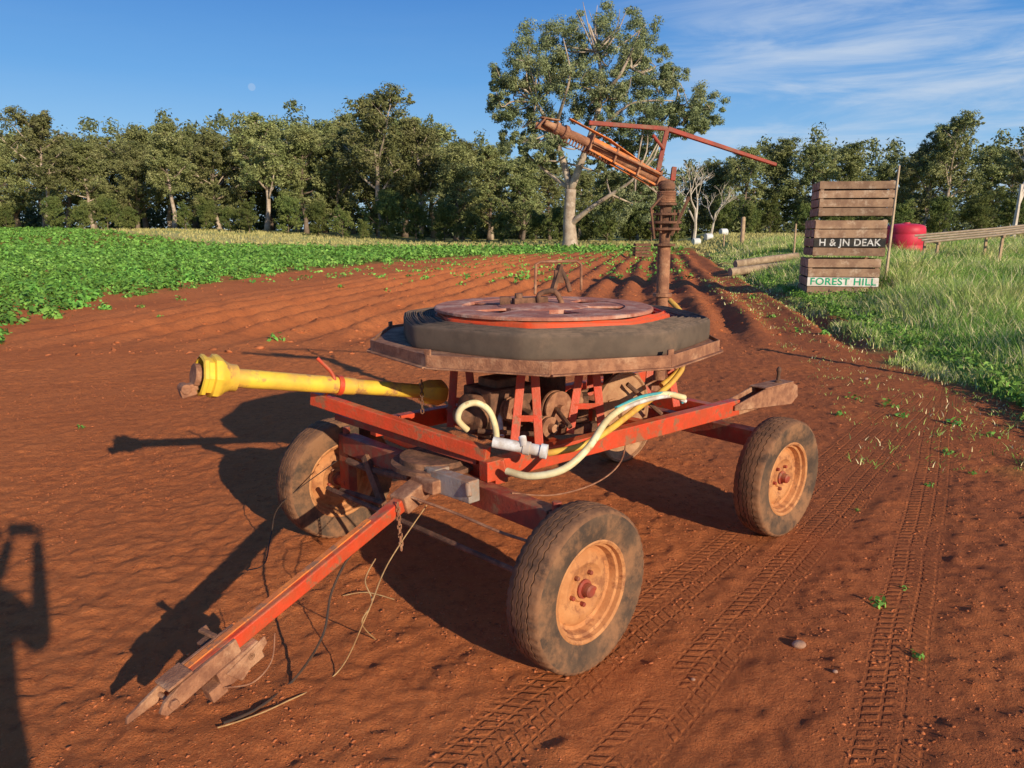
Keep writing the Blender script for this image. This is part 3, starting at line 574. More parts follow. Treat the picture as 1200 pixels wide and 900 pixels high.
# ---------------------------------------------------------------- verge objects
def bin_(cx,cy,z0,wd,dp,h,rot,label,sign=None,slats=4):
    o=thing('wooden_bin',(cx,cy,z0),label,'bin','wooden potato bins in the stack on the verge')
    ca,sa=math.cos(rot),math.sin(rot); ux=V((ca,sa,0)); uy=V((-sa,ca,0)); uz=V((0,0,1)); C0=V((cx,cy,z0))
    sl=MB(); g=h/slats; sh=g-0.026
    for face in range(4):
        if face<2: n_=uy*(-1 if face==0 else 1); t_=ux; half=wd/2; dd=dp/2
        else: n_=ux*(-1 if face==2 else 1); t_=uy; half=dp/2-0.02; dd=wd/2
        for k in range(slats):
            if face==0 and sign and k in sign: continue
            tl=random.uniform(-0.006,0.006); sl.box(C0+n_*dd+uz*(g*(k+0.5)+random.uniform(-.006,.006)),t_*(half+random.uniform(-.018,.018))+uz*tl,n_*0.012,uz*(sh/2+random.uniform(-.006,.004)))
    sl.build('slats','bin_wood',o,bevel=0.004)
    for a in(-1,1):
        for b_ in(-1,1): pm=MB(); pm.box(C0+ux*a*(wd/2-0.06)+uy*b_*(dp/2-0.045)+uz*h/2,ux*0.04,uy*0.03,uz*h/2); pm.build('corner_post','bin_wood',o)
    fl=MB(); fl.box(C0+uz*h*0.5,ux*(wd/2-0.12),uy*(dp/2-0.12),uz*h*0.4); fl.build('dark_infill','bin_inside',o)  # solid dark box filling the bin behind the slats
    if sign:
        for k,(m,txt,tm,hs_,wfrac) in sign.items():
            bm_=MB(); bm_.box(C0-uy*(dp/2+0.004)+uz*(g*(k+0.5)),ux*wd/2,uy*0.013,uz*(sh/2+0.006)); brd=bm_.build('sign_board',m,o,bevel=0.003)
            if txt:
                cu=bpy.data.curves.new('lettering','FONT'); cu.body=txt; cu.align_x='CENTER'; cu.align_y='CENTER'; cu.size=hs_; cu.extrude=0.002; cu.offset=0.0035; cu.space_character=1.06
                to=bpy.data.objects.new('tmp',cu); COL.objects.link(to); bpy.context.view_layer.update()
                mt_=bpy.data.meshes.new_from_object(to.evaluated_get(bpy.context.evaluated_depsgraph_get())); bpy.data.objects.remove(to)
                xsz=max(v.co.x for v in mt_.vertices)-min(v.co.x for v in mt_.vertices); f_=wd*wfrac/xsz
                M_=Matrix(((ux.x*f_,0,-uy.x,0),(ux.y*f_,0,-uy.y,0),(0,1,0,0),(0,0,0,1)))
                mt_.transform(M_); mt_.transform(Matrix.Translation(-uy*(dp/2+0.020)+uz*(g*(k+0.5))))
                mt_.materials.clear(); mt_.materials.append(MATS[tm]); lo=bpy.data.objects.new('lettering',mt_); COL.objects.link(lo); lo.parent=brd
    return o
rot=math.radians(-12); BH=2.72/3
zb=bb.z+0.0; bd_=0.5
bin_(bb.x+0.0,bb.y+bd_,zb,1.64,1.2,BH,rot,'bottom wooden bin of the stack with FOREST HILL in green letters',{1:('bin_cream','FOREST HILL','letter_green',0.24,0.92)},4)
bin_(bb.x+0.07,bb.y+bd_,zb+BH+0.05,1.64,1.2,BH-0.03,rot+0.02,'middle wooden bin of the stack with white lettering on a black board',{1:('bin_dark','H & JN DEAK','letter_white',0.235,0.86)},4)
bin_(bb.x+0.16,bb.y+bd_,zb+2*BH+0.10,1.66,1.2,BH*0.92,rot-0.02,'top wooden bin of the stack, plain weathered slats',None,4)
pw=MB(); p0=D(1040,300,19.5); p1=D(1054,194,19.5); pw.tube([V((p0.x,p0.y,float(gbase(p0.x,p0.y))-0.2)),p1],[0.04,0.026],8); tag(pw.build('leaning_pole','pole_pale',smooth=True),'thin pale pole leaning beside the right side of the bin stack','pole')
tk=thing('red_tank',rp,'smooth crimson tank with rounded shoulders in the grass right of the bin stack','tank')
mb=MB(); Rt=0.86
prof=[(-0.02,Rt*0.98),(0.05,Rt),(0.5,Rt),(0.52,Rt*0.99),(0.56,Rt*0.99),(0.58,Rt),(1.0,Rt),(1.02,Rt*0.99),(1.06,Rt*0.99),(1.08,Rt)]
prof+=[(1.26,Rt*0.985),(1.38,Rt*0.94),(1.45,Rt*0.84),(1.50,Rt*0.62),(1.53,Rt*0.2),(1.57,Rt*0.19),(1.58,0.0)]
mb.lathe(prof,rp,n=40); mb.build('shell','crimson',tk,smooth=True)
mb=MB(); mb.box(rp+V((0,0,-0.02)),(0.9,0,0),(0,0.9,0),(0,0,0.07)); mb.build('base_frame','dark_rust',tk)
def post(px,py,r,h,label,lean=0.0):
    p=G(px,py); m=MB(); m.tube([p-V((0,0,0.2)),p+V((lean*h,0,h*0.97)),p+V((lean*h,0,h))],[r,r*0.93,r*0.7],10,smooth=0); tag(m.build('fence_post','post_wood',smooth=True),label,'post')
post(869,293,0.14,2.1,'thick tan timber post standing in the grass behind the log pile')
post(848,289,0.06,1.0,'short thin post left of the thick tan post')
post(930,300,0.05,1.5,'thin fence post in the grass left of the bin stack')
post(1078,290,0.05,1.3,'thin fence post in the grass right of the red tank')
m=MB(); z=float(gbase(6.55,6.0)); m.tube([(6.55,6.0,z-0.2),(6.55,6.0,z+1.75)],0.055,10); tag(m.build('fence_post','post_wood',smooth=True),'post standing just outside the right edge, throwing the thin shadow on the soil','post')
for i,(x0,y0,x1,y1,r) in enumerate(((856,309,932,298,0.16),(862,303,935,294,0.15),(872,312,922,305,0.14),(866,298,925,291,0.14),(890,302,945,293,0.12))):
    dp=27+0.6*i; p=D(x0,y0,dp); q=D(x1,y1,dp+0.8); z0=float(gbase(p.x,p.y)); lift=(0.16,0.42,0.14,0.36,0.16)[i]; p.z=z0+lift; q.z=float(gbase(q.x,q.y))+lift+0.05
    m=MB(); m.tube([p,(p+q)/2+V((0.02,0,0.01)),q],[r,r*0.95,r*0.85],10,smooth=2)
    tag(m.build('log','log_wood',smooth=True),['nearest long log at the front of the pile left of the bins','log resting on top at the front of the pile','short front log lowest in the pile','rear log on top of the pile','log at the right end of the pile'][i],'log','logs in the pile by the verge')
for i in range(4):
    p=D(1084-4*i,284-2.6*i,28+0.35*i); q=D(1270,264-2.4*i,26+0.35*i); m=MB(); m.tube([p,(p+q)/2-V((0,0,0.03)),q],0.042,8)
    tag(m.build('long_pole','pole_pale',smooth=True),['lowest pale pole resting on the rack at the right edge','second lowest pale pole on the rack at right','third pale pole up on the rack at right','topmost pale pole on the rack at right'][i],'pole','long poles on the rack at right')
for i,(t,lb) in enumerate(((0.10,'timber trestle under the left end of the pale poles'),(0.52,'timber trestle under the pale poles near the right edge'))):
    a=D(1084,284,28).lerp(D(1270,264,26),t); g_=float(gbase(a.x,a.y)); m=MB()
    m.beam(V((a.x-.15,a.y-.1,g_-.1)),V((a.x-0.05,a.y,a.z-0.10)),0.08,0.08,up=(0,1,0)); m.beam(V((a.x+.1,a.y+1.2,g_-.1)),V((a.x+.05,a.y+1.1,a.z+0.05)),0.08,0.08,up=(0,1,0)); m.beam(V((a.x-0.05,a.y-0.1,a.z-0.10)),V((a.x+0.05,a.y+1.3,a.z+0.08)),0.08,0.08); tag(m.build('trestle','post_wood'),lb,'trestle')
for i,(px,py) in enumerate(((812,281),(826,280),(843,281))):
    p=G(px,py); p.y=84+i; p.x=ray(px,py).x*p.y; p.z=float(gbase(p.x,p.y)); m=MB(); m.lathe([(-0.42,0.25),(-0.4,0.36),(-0.33,0.40),(0.33,0.40),(0.4,0.36),(0.42,0.25)],p+V((0,0,0.38)),ax=(1,0.3,0),n=20); tag(m.build('wrapped_bale','bale_wrap',smooth=True),['left','middle','right'][i]+' white wrapped bale of three beyond the riser pipe','bale','white wrapped bales')
cp_=G(752,301); cr=thing('crate',cp_,'small dark slatted crate on the far end of the tilled ridges','crate'); m=MB()
for k in range(4): m.box(cp_+V((0,-0.45,0.12+0.22*k)),(0.48,0,0),(0,0.012,0),(0,0,0.085)); m.box(cp_+V((0,0.45,0.12+0.22*k)),(0.48,0,0),(0,0.012,0),(0,0,0.085)); m.box(cp_+V((0.48,0,0.12+0.22*k)),(0.012,0,0),(0,0.43,0),(0,0,0.085)); m.box(cp_+V((-0.48,0,0.12+0.22*k)),(0.012,0,0),(0,0.43,0),(0,0,0.085))
m.build('slats','dark_rust',cr); m=MB()
m.box(cp_+V((0,0,0.06)),(0.45,0,0),(0,0.42,0),(0,0,0.03)); m.build('floor_board','bin_wood',cr)
# ================================================================= THE CART
RR=V((0.766,0.643,0)); NR=V((0.643,-0.766,0)); UZ=V((0,0,1)); C=V((0.19,3.95,0))
def Lc(a,b,z): return C+RR*a+NR*b+UZ*z
cart=thing('irrigator_cart',C,'four-wheeled irrigator cart with hose reel, yellow drive shaft and red frame on bare soil','irrigator')
def wheel(c,ax,R=0.33,label=None):
    c=V(c);ax=V(ax).normalized(); k=R/0.33; W_=0.76
    rim=MB(); rim.lathe([(-0.066,0.206*k),(-0.070,0.2*k),(-0.066,0.188*k),(-0.046,0.178*k),(0.0,0.168*k),(0.008,0.15*k),(0.020,0.128*k),(0.024,0.105*k),(0.012,0.088*k),(0.008,0.06*k),(0.020,0.052*k),(0.022,0.0)],c,ax,48,cap=False)
    rim.lathe([(0.022,0.0),(0.022,0.05*k),(0.012,0.058*k),(0.016,0.086*k),(0.030,0.104*k),(0.026,0.130*k),(0.006,0.155*k),(0.014,0.168*k),(0.041,0.176*k),(0.046,0.186*k),(0.064,0.190*k),(0.070,0.2*k),(0.066,0.208*k)],c,ax,48,cap=False)
    w_=rim.build('wheel','rim_paint',cart,smooth=True)
    if label: w_['label']=label
    n=192
    pr=[(-0.076,0.20),(-0.088,0.205),(-0.098,0.235),(-0.103,0.262),(-0.104,0.288),(-0.102,0.308),
        (-0.098,0.318),(-0.088,0.3235),(-0.055,0.3270),(-0.054,0.3205),(-0.048,0.3205),(-0.047,0.3280),(-0.018,0.330),(-0.017,0.323),(-0.011,0.323),(-0.010,0.330),
        (0.010,0.330),(0.011,0.323),(0.017,0.323),(0.018,0.330),(0.047,0.3280),(0.048,0.3205),(0.054,0.3205),(0.055,0.3270),(0.088,0.3235),(0.098,0.318),
        (0.102,0.308),(0.104,0.288),(0.103,0.262),(0.098,0.235),(0.088,0.205),(0.076,0.20)]
    t=MB()
    def tz2(i,kk,a,r):
        zz=0.0026 if (kk//2)%2 else -0.0026
        a2=a*W_+(zz if 8<=i<=23 else 0)
        return a2,(r-(0.006 if (kk%4==0) and i in(6,7,24,25) else 0))*k
    t.lathe(pr,c,ax,n,cap=False,tw=tz2); ty=t.build('tyre','tyre_tread',w_,smooth=True)
    ty.data.materials.append(MATS['tyre_side'])
    for p in ty.data.polygons:
        row=p.index//n
        if row<5 or row>25: p.material_index=1
    h=MB()
    h.lathe([(-0.09,0.032),(0.014,0.038),(0.030,0.038),(0.034,0.027),(0.060,0.025),(0.066,0.018),(0.066,0.0)],c,ax,20)
    u=ax.cross(UZ).normalized();v=ax.cross(u)
    for q in range(5):
        a=q*2*math.pi/5+0.3; pc=c+(u*math.cos(a)+v*math.sin(a))*0.066*k; h.lathe([(0.006,0.009),(0.030,0.009),(0.032,0.005)],pc,ax,6)
    h.build('hub','maroon_paint',w_,smooth=True)
    return w_
AXF=V((0.695,-0.719,0)); FRc=V((0.256,2.632,0.325)); FLc=V((-0.96,3.90,0.325)); RRc=V((1.468,3.935,0.325)); AXR=V((0.66,-0.75,0))
for c_ in (FRc,FLc,RRc): c_.z=float(gbase(c_.x,c_.y))+0.04*float(vn(c_.x,c_.y,0.5,1))+0.320
wheel(FRc,AXF,R=0.325,label='near front wheel with dusty orange rim and black sidewall'); wheel(FLc,AXF,label='far front wheel seen from its inner side'); wheel(RRc,AXR,label='near rear wheel on the right')
fc=V((0.80,5.25,0.30)); m=MB(); m.lathe([(-0.05,0.30),(-0.055,0.285),(-0.03,0.28),(-0.01,0.25),(0.0,0.12),(0.02,0.10),(0.02,0.0)],fc,-AXR,40,cap=False); m.lathe([(0.02,0.0),(0.03,0.10),(0.01,0.12),(0.0,0.25),(0.02,0.285),(0.05,0.285),(0.055,0.30),(-0.05,0.301)],fc,-AXR,40,cap=False)
o=m.build('wheel','pale_rust',cart,smooth=True); o['label']='rusty bare steel far rear wheel seen beneath the reel'
fa=FLc+AXF*0.14; fb=FRc-AXF*0.14; up=V((0,0,0.225))
m=MB(); m.beam(fa+up,fb+up,0.075,0.10); ax_=m.build('front_axle','maroon_paint',cart,bevel=0.004)
for c_,s in((FLc,1),(FRc,-1)):
    m=MB(); q=c_+AXF*0.12*s; m.beam(q+V((0,0,-0.05)),q+V((0,0,0.27)),0.05,0.09,up=AXF); m.tube([q,c_+AXF*0.05*s],0.03,12); m.tube([q+V((0,0,0.25)),q+V((0,0,0.31))],0.02,8)
    m.build('kingpin_bracket','maroon_paint',ax_,bevel=0.004)
m=MB(); m.tube([FLc+AXF*0.18+V((-0.12,-0.1,0.02)),FRc-AXF*0.18+V((-0.12,-0.1,0.05))],0.012,8); m.build('tie_rod','dark_rust',ax_,smooth=True)
m=MB(); m.tube([D(408,540,3.85),D(440,552,3.7),D(480,560,3.45)],0.018,8,smooth=3); m.tube([D(400,575,3.85),D(450,590,3.6)],0.016,8); m.beam(D(428,535,3.75),D(452,600,3.6),0.025,0.04,up=AXF); m.build('steering_linkage','dark_rust',ax_,smooth=True)
# drawbar
d0=D(484,578,3.22); d1=W(218,795,0.21)
dd=(d1-d0).normalized(); dsd=dd.cross(UZ).normalized(); dup_=dsd.cross(dd)
m=MB(); m.beam(d0,d1,0.054,0.058,w2=0.054,h2=0.052); db=m.build('drawbar','red_paint',cart,bevel=0.005)
m=MB(); m.beam(d0+dup_*0.031+dd*0.25+dsd*0.010,d1+dup_*0.029+dsd*0.010,0.026,0.005); m.build('worn_edge_strip','orange_paint',db)
m=MB(); m.box(d0+dd*0.02,dd*0.07,dsd*0.045,dup_*0.040); m.box(D(500,566,3.22),AXF*0.08,AXF.cross(UZ)*0.03,UZ*0.03); m.build('root_bracket','rust',db,bevel=0.006)
m=MB(); m.beam(D(506,560,3.26),D(556,576,3.06),0.06,0.095); m.box(D(512,549,3.25),AXF*0.04,AXF.cross(UZ)*0.04,UZ*0.010); m.tube([D(548,566,3.05),D(550,582,3.03)],0.014,8); m.build('pivot_casting','grey_steel',db,bevel=0.008)
e=d1
def pl(a,s_,u_): return e+dd*a+dsd*s_+dup_*u_
m=MB(); m.prism([pl(-0.22,0.034,0.030),pl(0.02,0.036,0.032),pl(0.19,0.040,-0.002),pl(0.20,0.040,-0.022),pl(0.04,0.036,-0.030),pl(-0.22,0.034,-0.032)],dsd*0.007)
m.prism([pl(-0.18,-0.034,0.026),pl(0.03,-0.036,0.028),pl(0.10,-0.038,0.012),pl(0.125,-0.038,-0.012),pl(0.11,-0.038,-0.036),pl(0.02,-0.036,-0.038),pl(-0.18,-0.034,-0.030)],dsd*0.008)
m.box(e-dd*0.015,dd*0.035,dsd*0.034,dup_*0.022); m.tube([pl(0.08,-0.06,-0.01),pl(0.08,0.055,-0.005)],0.009,8)
m.box(pl(0.03,0.0,0.036),dd*0.045,dsd*0.042,dup_*0.005); m.lathe([(-0.006,0.018),(0.006,0.018)],pl(0.03,0.046,0.004),dsd,6); m.lathe([(-0.008,0.018),(0.008,0.018)],pl(0.08,-0.052,-0.01),dsd,6)
m.build('hitch_jaw','rust',db,bevel=0.003)
st=d0.lerp(d1,0.86)
m=MB(); m.box(st-dup_*0.068-dsd*0.02,dd*0.085,dsd*0.033,dup_*0.038); m.box(st-dup_*0.095+dd*0.10-dsd*0.025,dd*0.030,dsd*0.026,dup_*0.024); m.tube([st-dup_*0.06-dsd*0.06-dd*0.04,st-dup_*0.06+dsd*0.03-dd*0.04],0.018,10); m.prism([st-dd*0.11-dup_*0.03-dsd*0.056,st-dd*0.11-dup_*0.06-dsd*0.056,st+dd*0.02-dup_*0.12-dsd*0.056,st+dd*0.06-dup_*0.05-dsd*0.056],dsd*0.004); m.build('jack_block','rust',db,bevel=0.006)
m=MB(); m.box(st+dd*0.02+dsd*0.062+dup_*0.01,dd*0.03,dsd*0.035,dup_*0.008); m.tube([st+dsd*0.09+dup_*0.0,st+dsd*0.11+dup_*0.045],0.010,8); m.beam(st+dsd*0.03+dup_*0.02,st+dsd*0.10+dd*0.02+dup_*0.05,0.02,0.012); m.build('side_lug','dark_rust',db,bevel=0.003)
# chassis
m=MB(); m.beam(Lc(-0.82,0.49,0.64),Lc(1.05,0.49,0.64),0.06,0.09); m.beam(Lc(-0.82,-0.45,0.64),Lc(1.4,-0.45,0.64),0.06,0.09)
for a in (-0.35,0.25,0.85): m.beam(Lc(a,-0.42,0.64),Lc(a,0.46,0.64),0.06,0.08)
m.beam(Lc(-0.74,-0.42,0.62),Lc(-0.74,0.52,0.62),0.07,0.09)
ch=m.build('chassis_frame','red_paint',cart,bevel=0.004)
m=MB(); m.beam(Lc(0.95,0.45,0.60),Lc(1.30,0.46,0.615),0.05,0.06)
m.prism([Lc(0.98,0.53,0.660),Lc(1.28,0.53,0.715),Lc(1.60,0.53,0.715),Lc(1.66,0.53,0.690),Lc(1.67,0.53,0.620),Lc(1.60,0.53,0.580),Lc(1.36,0.53,0.600),Lc(0.98,0.53,0.632)],NR*0.005); m.prism([Lc(0.98,0.44,0.660),Lc(1.28,0.44,0.715),Lc(1.60,0.44,0.715),Lc(1.67,0.44,0.620),Lc(1.60,0.44,0.580),Lc(1.36,0.44,0.600),Lc(0.98,0.44,0.632)],NR*0.005)
m.box(Lc(1.44,0.485,0.722),RR*0.16,NR*0.056,UZ*0.004)
rx_=m.build('rear_extension','rust',cart,bevel=0.002)
m=MB(); q=Lc(1.50,0.49,0.723); m.lathe([(0,0.022),(0.015,0.022),(0.018,0.012),(0.06,0.011),(0.075,0.016),(0.09,0.014),(0.10,0.004)],q,n=12); m.build('hitch_pin','dark_rust',rx_,smooth=True)
m=MB(); ra=RRc-AXR*0.14; m.beam(ra+UZ*0.19,ra-AXR*1.05+UZ*0.19,0.085,0.095); rax=m.build('rear_axle','maroon_paint',cart,bevel=0.004)
m=MB(); m.beam(ra+V((0,0,-0.04)),ra+V((0,0,0.24)),0.05,0.09,up=AXR); m.tube([ra,RRc-AXR*0.05],0.03,12); m.build('axle_bracket','maroon_paint',rax,bevel=0.003)
m=MB(); m.beam(fc+AXR*0.02,fc+AXR*0.15+UZ*0.36,0.05,0.06,up=RR); m.build('wheel_strut','maroon_paint',ch,bevel=0.003)
m=MB(); tc_=(fa+fb)/2; m.lathe([(0,0.20),(0.02,0.20),(0.02,0.16),(0.045,0.16)],V((tc_.x,tc_.y,0.603)),n=28); m.build('turntable','dark_rust',cart,smooth=True)
# rusty disc hung inside the frame under the right side of the reel
rd_c=D(728,482,3.98); m=MB(); m.lathe([(-0.012,0.214),(0.012,0.216),(0.014,0.205),(0.004,0.198),(0.0,0.12),(0.012,0.10),(0.020,0.05),(0.045,0.045),(0.045,0.0)],rd_c,AXR,44); m.lathe([(-0.012,0.214),(-0.012,0.0)],rd_c,AXR,44,cap=False); m.beam(rd_c+AXR*0.004-RR*0.11+UZ*0.07,rd_c+AXR*0.004+RR*0.02+UZ*0.09,0.016,0.012); o=m.build('drive_disc','pale_rust',cart,smooth=True); o['label']='large rusty disc wheel under the right side of the reel'
m=MB(); m.tube([rd_c-AXR*0.30,rd_c+AXR*0.03],0.022,10); m.beam(rd_c-AXR*0.10+UZ*0.02,rd_c-AXR*0.10+UZ*0.30,0.04,0.03,up=RR); m.beam(rd_c-AXR*0.28-UZ*0.02,Lc(0.25,0.30,0.60),0.04,0.04); m.build('disc_shaft','dark_rust',o,smooth=False)
s0=D(572,533,3.2); s1=D(367,466,3.62); m=MB(); m.beam(s0,s1,0.045,0.065); m.beam(s0+V((0.03,0.02,-0.03)),Lc(-0.74,0.5,0.60),0.05,0.08); ar=m.build('shaft_rest_arm','red_paint',cart,bevel=0.004)
m=MB(); m.beam(D(560,540,3.25),D(395,488,3.7),0.03,0.03); m.build('lower_brace','maroon_paint',ar)
# yellow drive shaft
y0=D(262,442,3.2); y1=D(500,459,3.85); yd=(y1-y0).normalized()
m=MB(); Ls=(y1-y0).length; m.lathe([(0.0,0.043),(0.20*Ls,0.041),(0.60*Ls,0.041),(0.605*Ls,0.036),(Ls,0.036)],y0,yd,24); ps=m.build('drive_shaft','yellow_plastic',cart,smooth=True)
m=MB(); m.lathe([(-0.105,0.078),(-0.10,0.088),(-0.085,0.088),(-0.08,0.078),(-0.06,0.078),(-0.055,0.092),(-0.035,0.093),(-0.02,0.086),(0.0,0.070),(0.02,0.062),(0.05,0.060),(0.055,0.046)],y0,yd,28,cap=False,tw=lambda i,k,a,r:(a,r*(1.05 if k%4==0 and i<9 else 0.98))); m.lathe([(0.055,0.040),(0.0,0.06),(-0.103,0.074)],y0,yd,28,cap=False); m.build('guard_bell','yellow_plastic',ps,smooth=True)
m=MB(); m.lathe([(-0.02,0.045),(0.02,0.060),(0.10,0.066),(0.12,0.055)],y1-yd*0.02,yd,12,cap=True,tw=lambda i,k,a,r:(a,r*(1.04 if k%2 else 0.96))); m.build('guard_cone','yellow_plastic',ps,smooth=True)
m=MB(); m.tube([y0,y0-yd*0.10],0.035,12); yk=y0-yd*0.115; m.lathe([(-0.012,0.05),(0.012,0.05)],yk,yd,16); m.beam(yk+V((0,0,-0.045)),yk-yd*0.05+V((0,0,-0.06)),0.05,0.03); m.beam(yk-yd*0.03+V((0.02,0.01,-0.065)),yk-yd*0.07+V((0,0,-0.085)),0.055,0.035); m.lathe([(-0.035,0.022),(0.035,0.022)],yk-yd*0.05-UZ*0.06,UZ.cross(yd),12); m.build('yoke','rust',ps,bevel=0.004)
m=MB(); m.tube([D(372,466,3.6),D(384,460,3.56),D(392,448,3.5),D(388,436,3.5),D(378,426,3.5),D(372,420,3.5)],0.009,8,smooth=4); m.lathe([(-0.012,0.048),(0.012,0.048)],y0.lerp(y1,0.52),yd,24); m.build('shaft_clamp','red_paint',ps,smooth=True)
# reel
Cr=V((0.19,3.95,0)); Cp=V((0.165,3.96,0)); NS=10
def ngon(c,R,z,n,ph=0.31): return [V((c.x+R*math.cos(2*math.pi*k/n+ph),c.y+R*math.sin(2*math.pi*k/n+ph),z)) for k in range(n)]
m=MB(); t_=ngon(Cp,0.90,1.105,NS); b_=ngon(Cp,0.90,1.095,NS); m.add(t_+b_,[tuple(range(NS)),tuple(range(2*NS-1,NS-1,-1))]+[(k,k+NS,(k+1)%NS+NS,(k+1)%NS) for k in range(NS)])
o_=ngon(Cp,0.912,0,NS)
for k in range(NS):
    a=o_[k];b2=o_[(k+1)%NS]; m.beam(a+UZ*1.088,b2+UZ*1.088,0.008,0.056); m.beam(a+UZ*1.059,b2+UZ*1.059,0.05,0.007)
    if k%2==0: d_=(a-Cp).normalized(); m.box(a+UZ*1.10-d_*0.006,d_*0.005,d_.cross(UZ)*0.018,UZ*0.04)
for k in range(5):
    an=k*math.pi/5+0.31; d_=V((math.cos(an),math.sin(an),0)); m.beam(Cp-d_*0.88+UZ*1.065,Cp+d_*0.88+UZ*1.065,0.05,0.045)
reel=m.build('hose_reel','rust',cart,bevel=0.002)
def turns(r0,r1,nt_,zb,zt,seed,octa,name,mt,par,jit=0.012,th=None):
    m=MB(); n=120; pitch=(r0-r1)/nt_; th=th or pitch*0.92; rs=np.random.default_rng(seed); tt=nt_*n; vs_=[]
    ph=rs.random(6)*6.28
    for i in range(tt+1):
        a=2*math.pi*i/n; tn=i/n; r=r0-pitch*tn
        oc=math.cos(math.pi/8)/math.cos(((a+0.2)%(math.pi/4))-math.pi/8); rr=r*(1-octa+octa*oc)*(1+0.004*math.sin(3*a+ph[0])+0.0015*math.sin(7*a+ph[1]+tn))
        top=zt+jit*math.sin(2*a+ph[2]+tn*1.7)+jit*0.5*math.sin(5*a+tn*2.3+ph[3])+0.03*(r0-r)-0.005*math.exp(-tn)
        cxx,cyy=Cr.x+0.02,Cr.y; hh=top-zb
        for (dr,zz) in ((-0.004,zb),(0.0,zb+0.10*hh),(0.0015,zb+0.35*hh),(0.0015,zb+0.60*hh),(0.0005,zb+0.88*hh),(-0.002,top-0.002),(-th*0.5,top+0.001),(-th,top-0.002),(-th,zb)):
            q=rr+(dr if tn<1 or dr<-0.011 else min(dr,0)); vs_.append((cxx+q*math.cos(a),cyy+q*math.sin(a),zz))
    fs_=[(i*9+k,(i+1)*9+k,(i+1)*9+k+1,i*9+k+1) for i in range(tt) for k in range(8)]
    m.add(vs_,fs_); return m.build(name,mt,par,smooth=True)
turns(0.828,0.635,18,1.106,1.212,3,0.7,'coiled_hose','hose_black',reel,0.003)
turns(0.632,0.565,5,1.12,1.236,5,0.6,'red_hose_turns','hose_red',reel,0.004)
Cw=V((0.165,3.95,0))
m=MB(); m.lathe([(1.11,0.57),(1.222,0.57),(1.228,0.55),(1.228,0.0)],Cw,n=48,cap=False); m.build('inner_drum','red_paint',reel,smooth=True)
m=MB(); m.lathe([(1.245,0.575),(1.258,0.575),(1.262,0.565),(1.262,0.43),(1.252,0.425),(1.245,0.425),(1.245,0.575)],Cw,n=56,cap=False)
m.lathe([(1.24,0.24),(1.262,0.24),(1.268,0.20),(1.275,0.10),(1.275,0.0)],Cw,n=32)
for k in range(6):
    an=k*math.pi/3+0.25; d_=V((math.cos(an),math.sin(an),0)); m.beam(Cw+d_*0.15+UZ*1.254,Cw+d_*0.45+UZ*1.252,0.14,0.012,w2=0.27)
m.build('top_wheel','top_rust',reel,smooth=False,bevel=0.002)
c_=Cw
m=MB(); m.beam(c_+V((-0.16,-0.02,1.285)),c_+V((0.02,0.05,1.29)),0.05,0.03); m.tube([c_+V((-0.13,0,1.27)),c_+V((-0.13,0,1.325))],0.022,10); m.tube([c_+V((-0.02,0,1.27)),c_+V((-0.02,0,1.32)),c_+V((0.06,0,1.335)),c_+V((0.1,0,1.27))],0.015,8,smooth=3); m.box(c_+V((-0.2,0.02,1.285)),(0.03,0,0),(0,0.03,0),(0,0,0.02)); m.build('hub_latch','dark_rust',reel,bevel=0.003)
m=MB(); m.tube([D(627,345,4.75),D(628,310,4.75),D(634,307,4.75),D(676,306,4.75),D(681,310,4.75),D(681,340,4.75)],0.009,8); m.build('guard_loop','rust',reel,smooth=True)
m=MB(); m.beam(D(648,340,4.7),D(657,310,4.7),0.04,0.025); m.tube([D(655,312,4.7),D(664,328,4.7),D(668,342,4.7)],0.016,8); m.box(D(655,324,4.72),(0.03,0,0),(0,0.03,0),(0,0,0.04)); m.build('release_lever','dark_rust',reel,bevel=0.003)
# pedestal, legs, machinery
m=MB(); m.lathe([(0.66,0.16),(0.70,0.16),(0.70,0.10),(0.98,0.10),(0.98,0.18),(1.04,0.18)],V((Cr.x,Cr.y,0)),n=28); m.build('pedestal','dark_rust',cart,smooth=True)
for (tx,b0_,b1_,dpt) in ((618,602,632,3.38),(688,668,706,3.62),(540,528,556,3.75),(700,690,716,4.5),(770,756,792,4.2)):
    m=MB(); t1=D(tx-6,444,dpt+0.05); t2=D(tx+8,444,dpt+0.05); t1.z=t2.z=1.05
    q1=D(b0_,514 if dpt<3.5 else 498,dpt); q2=D(b1_,512 if dpt<3.5 else 494,dpt); q1.z=q2.z=0.68
    m.beam(t1,q1,0.040,0.012,up=(0,1,0)); m.beam(t2,q2,0.040,0.012,up=(0,1,0)); m.beam(q1.lerp(t1,0.35),q2.lerp(t2,0.35),0.03,0.010,up=(0,1,0)); m.box((t1+t2)/2-UZ*0.006,(0.05,0,0),(0,0.04,0),(0,0,0.008))
    m.build('support_leg','red_paint',cart,bevel=0.003)
m=MB(); gp=Lc(-0.42,0.12,0.79); m.box(gp,RR*0.15,NR*0.11,UZ*0.12); m.lathe([(0,0.10),(0.05,0.10),(0.06,0.05),(0.12,0.04)],gp-RR*0.15,-RR,24); m.box(gp+UZ*0.13,RR*0.09,NR*0.07,UZ*0.03); m.lathe([(0,0.07),(0.04,0.07),(0.06,0.03),(0.14,0.03)],gp+NR*0.11,NR,20); gb=m.build('gearbox','dark_rust',cart,bevel=0.008)
